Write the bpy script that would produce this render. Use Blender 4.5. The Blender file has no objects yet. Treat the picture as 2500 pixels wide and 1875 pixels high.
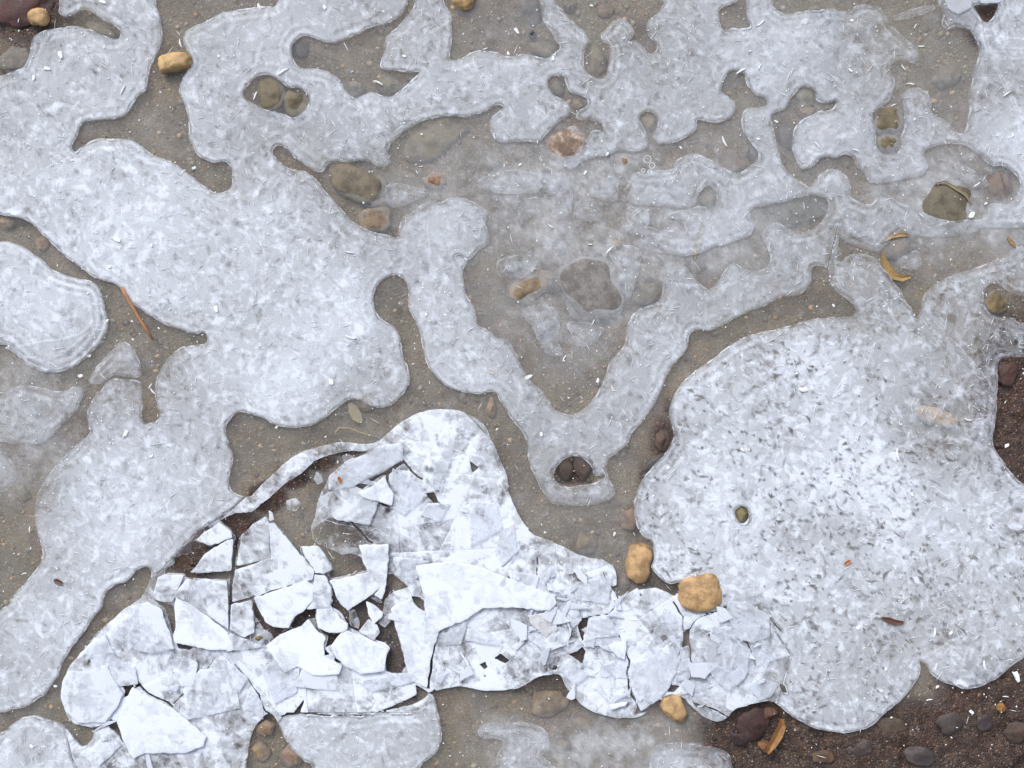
import bpy, bmesh, math, random
import numpy as np
from mathutils import Vector

random.seed(7); rng = np.random.default_rng(11)
C = bpy.context.scene.collection
S = 0.0003                                   # metres per photograph pixel on the ice (frame is 0.75 m wide)
def X(px): return (px-1250.0)*S
def Y(py): return (937.5-py)*S

# ---------------------------------------------------------------- camera, sky, sun, exposure
scene = bpy.context.scene
cam = bpy.data.objects.new('camera', bpy.data.cameras.new('camera')); C.objects.link(cam)
cam.location = (0, 0, 1.0); cam.rotation_euler = (0, 0, 0)
cam.data.sensor_width = 36; cam.data.lens = 48.0; cam.data.clip_start = 0.01; cam.data.clip_end = 100
scene.camera = cam
w = bpy.data.worlds.new('World'); scene.world = w; w.use_nodes = True
nt = w.node_tree; nt.nodes.clear()
sky = nt.nodes.new('ShaderNodeTexSky'); sky.sky_type = 'NISHITA'; sky.sun_disc = False
SUN_EL, SUN_AZ = math.radians(48), math.radians(-28)      # light from the top of the picture, a little left
sky.sun_elevation = SUN_EL; sky.sun_rotation = SUN_AZ; sky.dust_density = 4.0; sky.air_density = 1.0
hs = nt.nodes.new('ShaderNodeHueSaturation'); hs.inputs['Saturation'].default_value = 0.36
bg = nt.nodes.new('ShaderNodeBackground'); bg.inputs['Strength'].default_value = 0.15
wo = nt.nodes.new('ShaderNodeOutputWorld')
nt.links.new(sky.outputs[0], hs.inputs['Color']); nt.links.new(hs.outputs[0], bg.inputs[0]); nt.links.new(bg.outputs[0], wo.inputs[0])
sd = bpy.data.lights.new('sun', 'SUN'); sd.energy = 1.5; sd.angle = math.radians(24); sd.color = (1.0, 0.975, 0.94)
sun = bpy.data.objects.new('sun', sd); C.objects.link(sun)
d = Vector((math.sin(SUN_AZ)*math.cos(SUN_EL), math.cos(SUN_AZ)*math.cos(SUN_EL), math.sin(SUN_EL)))
sun.rotation_euler = d.to_track_quat('Z', 'Y').to_euler(); sun.location = d*3
vs = scene.view_settings; vs.view_transform = 'Standard'; vs.look = 'None'; vs.gamma = 1; vs.exposure = 0.06; vs.use_curve_mapping = False
scene.cycles.transparent_max_bounces = 24

# ---------------------------------------------------------------- tracing helpers
K = 640/1659.0
TX = (0, 620, 1240, 1860); TY = (0, 620, 1235)
def T(c, r, pts): return [(TX[c]+x*K, TY[r]+y*K) for x, y in pts]
def smooth(pts, n=6):
    p = np.array(pts, float); m = len(p); out = []
    for i in range(m):
        a, b, c, e = p[i-1], p[i], p[(i+1) % m], p[(i+2) % m]
        for k in range(n):
            t = k/n
            out.append(0.5*((2*b)+(c-a)*t+(2*a-5*b+4*c-e)*t*t+(3*b-3*c+e-a)*t**3))
    return np.array(out)
G = 3.0; MX = 240.0
GX = np.arange(-MX, 2500+MX+1, G); GY = np.arange(-MX, 1875+MX+1, G)
NX, NY = len(GX), len(GY); TR = 48.0
def seg_dist(D, p0, p1):
    x0, x1 = min(p0[0], p1[0])-TR, max(p0[0], p1[0])+TR; y0, y1 = min(p0[1], p1[1])-TR, max(p0[1], p1[1])+TR
    i0, i1 = np.searchsorted(GX, (x0, x1)); j0, j1 = np.searchsorted(GY, (y0, y1))
    if i1 <= i0 or j1 <= j0: return
    xs = GX[i0:i1][None, :]; ys = GY[j0:j1][:, None]
    dx, dy = p1[0]-p0[0], p1[1]-p0[1]; L = dx*dx+dy*dy+1e-9
    t = np.clip(((xs-p0[0])*dx+(ys-p0[1])*dy)/L, 0, 1)
    q = np.hypot(xs-p0[0]-t*dx, ys-p0[1]-t*dy)
    D[j0:j1, i0:i1] = np.minimum(D[j0:j1, i0:i1], q)
def sdf_poly(poly):                           # positive inside, truncated at TR pixels
    P = np.asarray(poly, float); D = np.full((NY, NX), TR)
    ins = np.zeros((NY, NX), bool)
    i0, i1 = np.searchsorted(GX, (P[:, 0].min(), P[:, 0].max()))
    xs = GX[i0:i1]
    for a, b in zip(P, np.roll(P, -1, 0)):
        seg_dist(D, a, b)
        lo, hi = min(a[1], b[1]), max(a[1], b[1])
        j0, j1 = np.searchsorted(GY, (lo, hi))
        if j1 > j0:
            yy = GY[j0:j1]; xc = a[0]+(yy-a[1])*(b[0]-a[0])/(b[1]-a[1])
            ins[j0:j1, i0:i1] ^= xs[None, :] < xc[:, None]
    return np.where(ins, D, -D)
def vnoise(step, seed, xs=None, ys=None):     # smooth value noise in -1..1 on the pixel plane
    xs = GX if xs is None else xs; ys = GY if ys is None else ys
    r = np.random.default_rng(seed); gx = int((xs[-1]-xs[0])/step)+4; gy = int((ys[-1]-ys[0])/step)+4
    g = r.uniform(-1, 1, (gy, gx))
    u = (xs-xs[0])/step; v = (ys-ys[0])/step; iu = u.astype(int); iv = v.astype(int); fu = u-iu; fv = v-iv
    fu = fu*fu*(3-2*fu); fv = (fv*fv*(3-2*fv))[:, None]
    a = g[iv][:, iu]; b = g[iv][:, iu+1]; c = g[iv+1][:, iu]; e = g[iv+1][:, iu+1]
    return (a*(1-fu)+b*fu)*(1-fv)+(c*(1-fu)+e*fu)*fv
def sample(F, px, py):                        # nearest lookup of a field
    i = np.clip(np.round((np.asarray(px)+MX)/G).astype(int), 0, NX-1); j = np.clip(np.round((np.asarray(py)+MX)/G).astype(int), 0, NY-1)
    return F[j, i]

# ---------------------------------------------------------------- traced channels of clear ice between the white sheets
B = []
B.append(T(0,0,[(-600,-600),(330,-600),(370,0),(360,60),(400,110),(450,100),(520,68),(580,80),(640,120),(700,145),(745,185),(755,225),(725,245),(650,225),(560,185),(480,165),(420,165),(340,180),(270,195),(215,235),(195,290),(180,360),(150,420),(90,450),(0,480),(-300,560)]))
B.append(T(0,0,[(960,-300),(985,0),(1010,80),(1025,180),(1020,270),(990,340),(955,420),(940,500),(925,570),(870,610),(840,660),(800,720),(740,745),(640,755),(560,765),(510,790),(490,850),(460,900),(455,940),(475,960),(510,940),(560,905),(620,880),(700,882),(800,882),(860,905),(920,950),(990,985),(1060,1010),(1130,1050),(1200,1100),(1260,1150),(1310,1185),(1360,1212),(1420,1212),(1460,1180),(1468,1110),(1455,1050),(1420,1020),(1350,1022),(1290,1005),(1250,975),(1220,920),(1195,870),(1190,780),(1180,700),(1150,640),(1130,580),(1150,500),(1190,440),(1215,390),(1190,320),(1165,270),(1160,240),(1180,200),(1230,170),(1310,135),(1390,90),(1480,65),(1600,45),(1680,35),(1760,0),(1800,-300)]))
B.append(T(1,0,[(-70,600),(-40,550),(0,500),(60,468),(120,480),(170,510),(220,545),(270,550),(320,580),(350,620),(345,670),(310,715),(250,742),(210,730),(170,712),(110,705),(50,690),(0,660),(-45,640)]))
B.append(T(1,0,[(235,330),(245,280),(280,240),(330,220),(390,245),(440,265),(500,270),(570,250),(640,225),(700,195),(760,165),(830,150),(880,130),(930,90),(960,40),(975,0),(985,-300),(1025,-300),(1015,0),(1000,50),(960,110),(910,165),(860,205),(835,240),(825,310),(805,370),(800,420),(840,440),(890,445),(950,455),(1000,455),(1050,455),(1010,500),(960,550),(910,590),(860,615),(810,605),(750,582),(700,590),(650,615),(610,600),(575,560),(545,510),(500,470),(440,450),(380,440),(310,435),(265,400)]))
B.append(T(1,0,[(1170,-300),(1195,0),(1240,80),(1245,150),(1250,230),(1240,310),(1240,375),(1290,380),(1340,355),(1400,325),(1470,325),(1540,335),(1600,350)])+T(2,0,[(52,350),(100,340),(160,350),(240,368),(290,340),(330,300),(300,250),(270,200),(240,160),(215,110),(205,0),(200,-300)]))
B.append(T(2,0,[(280,-300),(300,0),(340,60),(380,110),(420,150),(470,190),(515,260),(490,310),(480,380),(490,440),(530,480),(590,500),(625,460),(640,400),(645,330),(640,290),(600,260),(590,220),(620,180),(670,130),(710,110),(760,135),(790,180),(790,230),(760,265),(800,255),(850,280),(880,320),(910,335),(940,310),(935,270),(895,225),(880,180),(890,130),(950,80),(980,30),(990,0),(1000,-300)]))
B.append(T(2,0,[(1335,80),(1360,50),(1430,20),(1450,0),(1460,-200),(1510,-200),(1510,0),(1515,60),(1520,120),(1530,165),(1480,175),(1420,175),(1390,190),(1360,185),(1340,140)]))
MZ = T(1,0,[(115,965),(130,935),(165,925),(205,945),(240,985),(290,1025),(340,1060),(380,1080),(430,1085),(470,1040),(520,1015),(600,1020),(680,1015),(740,1025),(770,1050),(850,1040),(860,1000),(845,960),(870,910),(930,850),(1000,800),(1070,760),(1150,740),(1250,730),(1340,740),(1410,725),(1470,700),(1520,670),(1560,665),(1575,685),(1540,710),(1500,750),(1490,790),(1505,850),(1540,890),(1600,900)]) \
 + T(2,0,[(100,890),(200,890),(260,830),(320,770),(380,740),(400,700),(380,650),(340,625),(290,600),(260,560),(255,520),(270,490),(310,475),(350,490),(365,540),(385,580),(440,600),(490,620),(505,650),(480,680),(445,700),(430,740),(470,765),(530,765),(590,780),(610,830),(630,860),(590,830),(540,825),(510,860),(500,905),(600,975),(700,955),(840,950),(885,920),(885,860),(835,770),(830,735),(860,708),(910,710),(945,750),(940,800),(920,860),(960,910),(1080,890),(1190,820),(1200,760),(1270,765),(1340,770),(1410,745),(1435,690),(1420,640),(1380,605),(1350,570),(1365,510),(1400,450),(1450,440),(1500,470),(1520,540),(1570,600),(1625,620),(1630,660),(1590,680),(1530,680),(1495,710),(1480,760),(1490,830),(1540,910),(1590,980),(1540,1050),(1440,1095),(1300,1020),(1180,970),(1070,1010),(1040,1070),(900,1085),(800,1090),(770,1150),(740,1230),(800,1290),(880,1300),(1000,1300),(1100,1310),(1180,1290),(1220,1210),(1280,1180),(1330,1250),(1290,1340),(1250,1310),(1190,1320),(1100,1370),(1130,1450),(1180,1470),(1300,1420),(1330,1480),(1300,1560),(1500,1500),(1560,1440),(1540,1330)]) \
 + T(3,0,[(52,1290),(150,1270),(300,1230),(400,1250),(430,1300),(400,1380),(330,1440),(230,1465),(150,1430),(80,1410),(0,1480)]) \
 + T(2,1,[(1659,30),(1590,100),(1500,90),(1430,60),(1390,90),(1350,150),(1300,210),(1260,222),(1215,190),(1180,140),(1120,75),(1060,50),(1010,65),(970,110),(965,170),(980,230),(960,290),(900,320),(850,340),(800,370),(770,420),(750,500),(740,570),(690,630),(650,680),(625,750),(600,820),(560,890),(500,960),(440,1010),(380,1020),(300,985),(250,920),(210,860),(150,800),(90,710),(50,630),(0,545)]) \
 + T(1,1,[(1540,530),(1470,470),(1420,440),(1390,330),(1350,270),(1335,190),(1330,100),(1350,50),(1310,10)]) \
 + T(1,0,[(1270,1630),(1300,1615),(1360,1640),(1420,1580),(1480,1550),(1490,1500),(1470,1420),(1480,1340),(1420,1290),(1340,1255),(1260,1250),(1180,1275),(1100,1280),(1020,1330),(950,1370),(920,1420),(915,1490),(890,1500),(840,1480),(740,1460),(660,1420),(600,1380),(540,1310),(480,1240),(430,1190),(380,1130),(320,1085),(230,1065),(170,1030),(130,990)])
B.append(MZ)
B.append(T(3,0,[(60,-300),(70,0),(90,50),(140,85),(220,80),(320,65),(420,50),(500,60),(560,65),(600,40),(680,30),(740,50),(770,80),(800,130),(870,200),(950,280),(990,340),(985,380),(960,400),(900,385),(850,390),(815,420),(820,460),(850,510),(830,580),(800,640),(740,680),(705,720),(710,790),(725,850),(725,920),(760,970),(800,980),(850,970),(885,920),(880,870),(910,800),(905,720),(900,650),(890,600),(940,560),(1000,560),(1050,590),(1070,640),(1070,700),(1110,735),(1180,765),(1210,810),(1250,845),(1290,820),(1310,720),(1310,600),(1340,480),(1360,400),(1380,320),(1330,200),(1240,170),(1170,180),(1140,150),(1150,90),(1120,0),(1110,-300)]))
B.append(T(3,0,[(60,740),(90,710),(150,690),(190,620),(240,560),(290,550),(340,580),(350,640),(420,650),(470,640),(440,690),(370,700),(310,730),(250,760),(205,820),(200,900),(200,960),(230,1030),(260,1070),(330,1040),(370,1000),(420,990),(470,1005),(530,980),(580,1000),(600,1050),(650,1090),(690,1150),(800,1150),(940,1120),(1020,1100),(1050,1060),(1030,960),(1080,930),(1180,910),(1290,920),(1380,990),(1450,1050),(1530,1050),(1600,1100),(1640,1160),(1620,1230),(1560,1290),(1450,1290),(1420,1380),(1300,1390),(1150,1410),(1060,1440),(1010,1390),(960,1320),(880,1280),(800,1230),(740,1215),(690,1290),(600,1265),(560,1240),(560,1170),(540,1120),(490,1075),(430,1068),(370,1100),(310,1180),(250,1150),(170,1090),(130,1010),(100,920),(75,820)]))
B.append(T(3,0,[(480,1440),(500,1500),(560,1540),(640,1570),(740,1585),(790,1540),(830,1490),(900,1470),(1010,1490),(1200,1480),(1400,1440),(1659,1440),(2200,1430),(2200,1480),(1659,1560),(1560,1625),(1450,1660),(1300,1710),(1170,1757),(1060,1837),(1000,1907),(990,2015),(970,2000),(950,1940),(920,1860),(850,1800),(800,1730),(740,1660),(690,1620),(600,1605),(540,1620),(500,1650),(480,1600),(490,1520)]))
B.append(T(3,1,[(1410,250),(1430,200),(1500,190),(1560,240),(1659,260),(2200,250),(2200,430),(1659,430),(1600,410),(1500,400),(1440,370),(1410,320)]))
BARE1 = T(3,1,[(1500,680),(1560,660),(1659,650),(2200,640),(2200,1560),(1750,1500),(1659,1460),(1600,1410),(1530,1310),(1470,1210),(1465,1150),(1480,1000),(1490,850)])
B.append(BARE1)
B.append(T(3,1,[(320,90),(380,80),(415,100),(430,180),(470,240),(540,290),(595,340),(590,385),(540,395),(440,398),(330,410),(200,440),(80,480)])
 +T(2,1,[(1607,495),(1500,525),(1400,585),(1300,665),(1200,730),(1120,800),(1060,880),(1030,960),(1025,1040),(1045,1110),(1050,1170),(1010,1240),(950,1310),(880,1400),(830,1480),(805,1560)])
 +T(2,2,[(805,60),(820,130),(860,200),(910,230),(925,330),(910,390),(960,450),(1030,490),(1110,480),(1060,570),(1000,545),(930,520),(850,515),(780,540),(725,575),(690,540),(690,440),(670,390),(600,345),(520,335),(430,300),(330,250),(240,215),(160,185),(120,140),(70,60),(40,0)])
 +T(2,1,[(20,1540),(0,1440)])
 +T(1,1,[(1560,1300),(1510,1180),(1460,1090),(1390,1035),(1300,995),(1200,985),(1100,990),(1010,1020),(930,1065),(880,1105),(830,1150),(780,1190),(700,1200),(600,1195),(500,1200),(400,1215),(300,1255),(200,1320),(100,1410),(30,1480)])
 +T(0,1,[(1590,1530),(1530,1530),(1470,1500),(1450,1450),(1460,1380),(1475,1270),(1445,1200),(1430,1100),(1480,1010),(1530,1000),(1600,1020)])
 +T(1,1,[(52,1040),(130,1080),(220,1098),(300,1095),(380,1075),(450,1035),(520,980),(570,930),(620,915),(680,930),(740,960),(810,975),(880,950),(950,890),(985,800),(975,720),(945,640),(930,560),(910,490),(870,450),(810,420),(770,360),(755,290),(775,220),(810,170),(860,140),(920,140),(965,180),(980,230),(975,310),(990,380),(1030,450),(1055,530),(1080,630),(1110,720),(1170,800),(1240,850),(1330,880),(1420,890),(1490,870),(1530,880),(1560,930),(1610,1010)])
 +T(2,1,[(52,1080),(100,1150),(125,1230),(140,1350),(220,1490),(280,1570),(380,1590),(500,1590),(640,1560),(680,1500),(640,1420),(625,1360),(640,1300),(690,1260),(750,1210),(780,1140),(830,1080),(890,1010),(940,930),(980,850),(1010,760),(1060,680),(1120,620),(1140,570),(1150,510),(1200,480),(1270,490),(1320,470),(1400,430),(1500,380),(1607,340)])
 +T(3,1,[(60,310),(130,270),(200,265),(270,240),(310,180)]))
B.append(T(0,0,[(-600,1340),(0,1360),(60,1365),(110,1375),(170,1400),(230,1450),(290,1510),(350,1565),(420,1620)])
 +T(0,1,[(465,52),(540,100),(590,145),(650,170),(710,185),(770,225),(810,280),(860,340),(930,380),(1000,420),(1070,455),(1130,470),(1200,495),(1250,505),(1290,495),(1305,530),(1290,565),(1220,575),(1150,590),(1090,630),(1040,690),(1000,770),(985,850),(990,930),(1015,1010),(1000,1055),(950,1070),(910,1060),(900,1000),(895,900),(890,820),(850,795),(780,790),(720,785),(670,820),(630,870),(580,920),(555,990),(560,1070),(560,1140),(500,1190),(430,1250),(370,1320),(310,1400),(260,1470),(225,1550)])
 +T(0,2,[(215,40),(225,130),(250,230),(265,310),(235,390),(180,460),(130,520),(60,590),(0,660),(-600,1000)]))
B.append(T(0,2,[(955,400),(930,385),(890,390),(840,430),(800,480),(740,500),(680,530),(650,580),(640,640),(590,710),(540,780),(480,860),(430,930),(390,1000),(370,1070),(320,1140),(290,1190),(220,1240),(150,1275),(80,1290),(0,1305),(-600,1330),(-600,1640),(0,1440),(60,1400),(130,1350),(200,1335),(280,1345),(350,1370),(420,1410),(470,1480),(510,1530),(560,1510),(590,1440),(520,1400),(450,1370),(410,1310),(390,1240),(385,1170),(400,1110),(430,1030),(480,970),(550,890),(600,820),(660,760),(740,690),(820,630),(890,580),(930,510),(960,440)]))
B.append(T(1,2,[(-55,1900),(-50,1659),(-40,1540),(-20,1450),(10,1390),(50,1350),(100,1320),(140,1360),(190,1460),(250,1560),(320,1620),(370,1659),(500,1900)]))
BOT = T(1,2,[(950,2300),(1000,1800),(1050,1659),(1100,1610),(1160,1560),(1185,1480),(1180,1400),(1160,1300),(1140,1200),(1160,1170),(1250,1150),(1330,1150),(1420,1170),(1520,1175),(1600,1170)]) \
 +T(2,2,[(52,1160),(110,1130),(170,1090),(230,1070),(300,1060),(340,1080),(370,1150),(430,1220),(500,1280),(580,1320),(680,1345),(780,1345),(830,1330),(900,1290),(960,1230),(1040,1190),(1110,1210),(1150,1260),(1200,1310),(1260,1350),(1330,1370),(1390,1345),(1440,1290),(1520,1260),(1600,1245)]) \
 +T(3,2,[(52,1240),(110,1260),(170,1310),(240,1360),(310,1400),(400,1425),(500,1437),(600,1430),(690,1395),(770,1330),(860,1250),(930,1180),(985,1100),(1005,1040),(1000,985),(1040,1010),(1080,1060),(1140,1110),(1210,1140),(1290,1160),(1380,1145),(1460,1105),(1540,1050),(1600,1000),(1659,960),(1900,800),(2300,700),(2300,2300)])
B.append(BOT)
B.append(T(3,0,[(1345,35),(1420,28),(1500,20),(1480,90),(1430,140),(1390,115),(1360,70)]))      # dark hole, top right
B.append(T(2,2,[(1440,45),(1455,12),(1485,0),(1515,15),(1528,50),(1515,90),(1488,110),(1455,90)]))  # round hole in the right sheet
B.append(T(2,1,[(290,1385),(330,1320),(400,1285),(470,1290),(525,1340),(550,1400),(625,1395),(560,1445),(470,1462),(380,1480),(310,1445)]))   # clear patch at the foot of the V
ISL = [T(0,0,[(-600,1530),(0,1530),(70,1540),(150,1560),(220,1610)])+T(0,1,[(260,30),(320,90),(400,130),(480,155),(560,170),(620,200),(650,260),(665,340),(680,420),(670,490),(630,560),(570,630),(500,690),(420,730),(330,745),(250,735),(170,695),(100,640),(30,595),(0,570),(-600,500)]),
       T(0,1,[(-500,860),(0,880),(60,850),(170,835),(260,850),(380,870),(480,840),(530,870),(500,960),(420,1040),(340,1130),(260,1200),(160,1195),(60,1200),(0,1190),(-500,1190)]),
       T(0,1,[(-500,1260),(0,1250),(60,1290),(110,1370),(90,1450),(40,1490),(0,1500),(-500,1520)]),
       T(0,1,[(560,800),(620,700),(700,620),(770,560),(830,590),(880,680),(890,760),(850,785),(770,778),(715,772),(650,812),(600,825)]),
       T(2,0,[(200,985),(240,1040),(300,1080),(380,1110),(400,1190),(410,1280),(400,1350),(330,1385),(270,1370),(290,1300),(260,1240),(205,1160)]),
       T(2,0,[(420,1370),(420,1310),(460,1265),(510,1250),(560,1280),(590,1330),(590,1390),(500,1400)]),
       T(2,0,[(540,1165),(600,1130),(660,1115),(690,1170),(700,1220),(760,1180),(790,1105),(880,1090),(960,1110),(1040,1080),(1060,1120),(1100,1200),(1080,1270),(980,1290),(860,1285),(770,1270),(660,1260),(570,1240)]),
       T(3,0,[(820,110),(880,80),(960,60),(1040,40),(1080,30),(1100,55),(1040,80),(960,100),(900,120),(850,130)]),
       T(1,0,[(840,1180),(900,1160),(960,1170),(1050,1190),(1100,1205),(1080,1240),(1000,1270),(930,1305),(870,1310),(835,1250)]),
       T(2,0,[(560,850),(610,870),(680,900),(640,970),(560,990),(470,1020),(400,1070),(350,1050),(380,1010),(450,970),(505,910)])]
def Z(ox, oy, k, pts): return [(ox+x/k, oy+y/k) for x, y in pts]
zc = lambda p: Z(1130, 400, 2.765, p)
zr = lambda p: Z(1900, 380, 3.687, p)
zb = lambda p: Z(1000, 1500, 2.458, p)
THIN = [(zc([(120,100),(300,40),(480,60),(520,110),(500,190),(300,200),(180,190),(110,160)]),.36,'dim oval ice patch left of the narrow upright patch'),
 (zc([(380,300),(420,250),(520,220),(540,290),(480,340),(390,370)]),.34,'tiny dim ice patch under the narrow upright patch'),
 (zc([(890,150),(940,105),(1035,92),(1045,170),(1050,235),(960,245),(885,205)]),.40,'small grey ice patch left of the long grey strip'),
 (zc([(1105,305),(1160,282),(1250,340),(1240,415),(1115,398)]),.40,'small square ice patch below the long grey strip'),
 (zc([(1400,335),(1540,305),(1600,290),(1640,335),(1720,325),(1790,275),(1830,350),(1940,360),(1945,480),(1830,520),(1700,560),(1620,600),(1500,620),(1330,590),(1210,560),(1190,480),(1060,450),(1120,415),(1330,440),(1480,460),(1500,385),(1390,362)]),.46,'ragged whitish ice patch around the straw blade'),
 (zc([(960,560),(1010,540),(1180,570),(1200,640),(1180,780),(1130,900),(1090,880),(1070,820),(1035,700)]),.30,'blue grey ice patch hugging the right side of the large oval stone'),
 (zc([(260,640),(420,610),(500,650),(470,720),(380,770),(260,760),(230,690)]),.26,'faint ice patch above the leaf shaped stone'),
 (zc([(400,1000),(520,950),(640,990),(650,1080),(640,1200),(680,1280),(600,1300),(520,1220),(480,1120)]),.32,'upright faint ice patch below the leaf shaped stone'),
 (zc([(720,1070),(900,1090),(960,1120),(900,1200),(800,1240),(740,1160)]),.32,'faint ice patch below the large oval stone'),
 (zb([(410,690),(480,652),(560,660),(700,650),(820,700),(850,800),(800,850),(880,940),(700,990),(600,985),(520,880),(560,760),(430,740)]),.36,'bluish thin ice patch at the bottom edge in the middle'),
 (zb([(1450,850),(1530,780),(1700,780),(1880,820),(1930,900),(1900,1020),(1500,1020)]),.36,'bluish thin ice patch at the bottom edge beside the dark mud'),
 (zr([(1420,640),(1560,590),(1760,610),(1800,680),(1600,720),(1450,720)]),.34,'bluish thin ice strip under the angular olive stone'),
 (zr([(1130,900),(1240,850),(1300,920),(1260,1020),(1130,1010),(1070,960)]),.32,'small thin ice patch inside the yellow leaf curl'),
 (zr([(1600,60),(1800,150),(1880,260),(1760,290),(1620,180)]),.28,'faint slanted ice patch above the angular olive stone')]
ISL += [t_[0] for t_ in THIN]
# broken plate: gaps (polygons) and cracks (polylines, width)
GAP = [T(0,2,[(1395,95),(1440,65),(1490,45),(1590,40),(1640,0)])+T(1,1,[(20,1600),(100,1540),(200,1450),(300,1390),(380,1310),(480,1270),(600,1245),(690,1250),(740,1240),(800,1220),(750,1255),(690,1275),(640,1290),(600,1300),(540,1350),(480,1400),(460,1450),(430,1500),(400,1580),(390,1640)])+T(1,2,[(390,65),(360,130),(370,200),(400,240),(460,262),(520,290),(560,310),(600,300),(650,310),(680,330),(700,380),(720,410),(640,425),(540,450),(490,460),(470,430),(500,400),(490,370),(460,320),(430,270),(400,252),(300,258),(250,230),(200,180),(130,105),(75,65),(0,110)])+T(0,2,[(1590,130),(1530,185),(1500,215),(1470,160)]),
 T(0,2,[(1210,230),(1240,215),(1290,240),(1345,265),(1300,300),(1260,350),(1235,390),(1200,425),(1170,430),(1040,425),(1060,390),(1100,370),(1110,330),(1150,310),(1210,315)]),
 T(0,2,[(1170,435),(1300,425),(1470,410),(1470,440),(1440,465),(1330,465),(1180,455)]),
 T(0,2,[(970,590),(1030,610),(1100,630),(1110,680),(1115,760),(1095,820),(1075,750),(1050,660),(1030,640)]),
 T(0,2,[(1115,870),(1180,882),(1225,895),(1200,912),(1130,905)]),
 T(0,2,[(690,990),(720,1075),(770,1140),(790,1170),(780,1215),(815,1200),(845,1150),(830,1100),(790,1070),(740,1080)]),
 T(0,2,[(670,1385),(700,1350),(745,1370),(770,1450),(805,1525),(770,1490),(740,1440),(700,1415)]),
 T(1,2,[(-10,605),(20,620),(45,690),(90,750),(140,765),(190,780),(130,850),(110,810),(60,780),(30,730),(5,700)]),
 T(1,2,[(235,775),(260,700),(330,650),(390,650),(390,710),(350,715),(300,760)]),
 T(1,2,[(490,500),(520,560),(545,620),(590,660),(560,690),(530,660),(480,640),(500,600)]),
 T(1,2,[(395,760),(450,790),(510,810),(555,800),(490,880),(450,900),(470,830),(430,800)]),
 T(1,2,[(445,905),(485,945),(565,995),(500,992),(445,945)]),
 T(1,2,[(560,690),(600,660),(720,575),(800,620),(830,540),(835,435),(880,430),(950,490),(985,515),(880,545),(830,590),(820,650),(810,690),(780,760),(800,800),(770,850),(660,800),(600,770)]),
 T(1,2,[(780,740),(830,770),(880,710),(905,800),(940,920),(972,1060),(880,1062),(835,1050),(830,980),(860,900),(830,870),(770,850),(800,800)]),
 T(1,2,[(995,570),(1040,575),(1075,600),(1080,670),(1040,650),(1010,610)]),
 T(1,2,[(1180,780),(1240,762),(1232,792),(1200,812)]),
 T(1,2,[(1520,965),(1560,935),(1620,980),(1590,1000)]), T(1,2,[(1430,1005),(1465,985),(1478,1020),(1460,1042)]), T(1,2,[(1450,1075),(1470,1070),(1465,1092)]),
 T(1,2,[(720,1325),(860,1275),(1000,1210),(1030,1190),(1020,1130),(1060,1150),(1110,1185),(1080,1220),(1020,1255),(900,1285),(800,1303)]),
 T(1,2,[(252,1305),(325,1215),(290,1312)]),
 T(1,1,[(470,1495),(600,1485),(720,1430),(840,1370),(930,1310),(948,1322),(850,1395),(800,1405),(740,1450),(670,1500),(620,1530),(530,1545),(520,1565),(500,1520)]),
 T(1,1,[(1075,1515),(1140,1508),(1170,1570),(1225,1605),(1200,1622),(1150,1595),(1110,1550)]),
 T(1,1,[(1365,1308),(1425,1350),(1380,1390)]),
 T(2,2,[(440,760),(470,710),(512,703),(500,770),(470,852),(450,800)]), T(2,2,[(383,940),(440,920),(470,893),(492,920),(470,1002),(430,970)]),
 T(2,2,[(963,830),(995,812),(1022,840),(985,863)]), T(2,2,[(1110,785),(1152,778),(1150,880),(1095,908),(1110,850)]),
 T(2,2,[(800,1328),(825,1250),(960,1235),(960,1270),(900,1297)]), T(2,2,[(1020,1130),(1090,1140),(1050,1182),(1010,1180)]), T(2,2,[(1165,1240),(1222,1260),(1200,1282)]),
 T(3,2,[(110,1125),(150,1140),(165,1190),(130,1180)]), T(2,2,[(295,1010),(320,1015),(305,1040),(275,1040)]), T(2,2,[(360,575),(385,590),(370,612)]), T(2,2,[(835,545),(850,570),(838,578)])]
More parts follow.
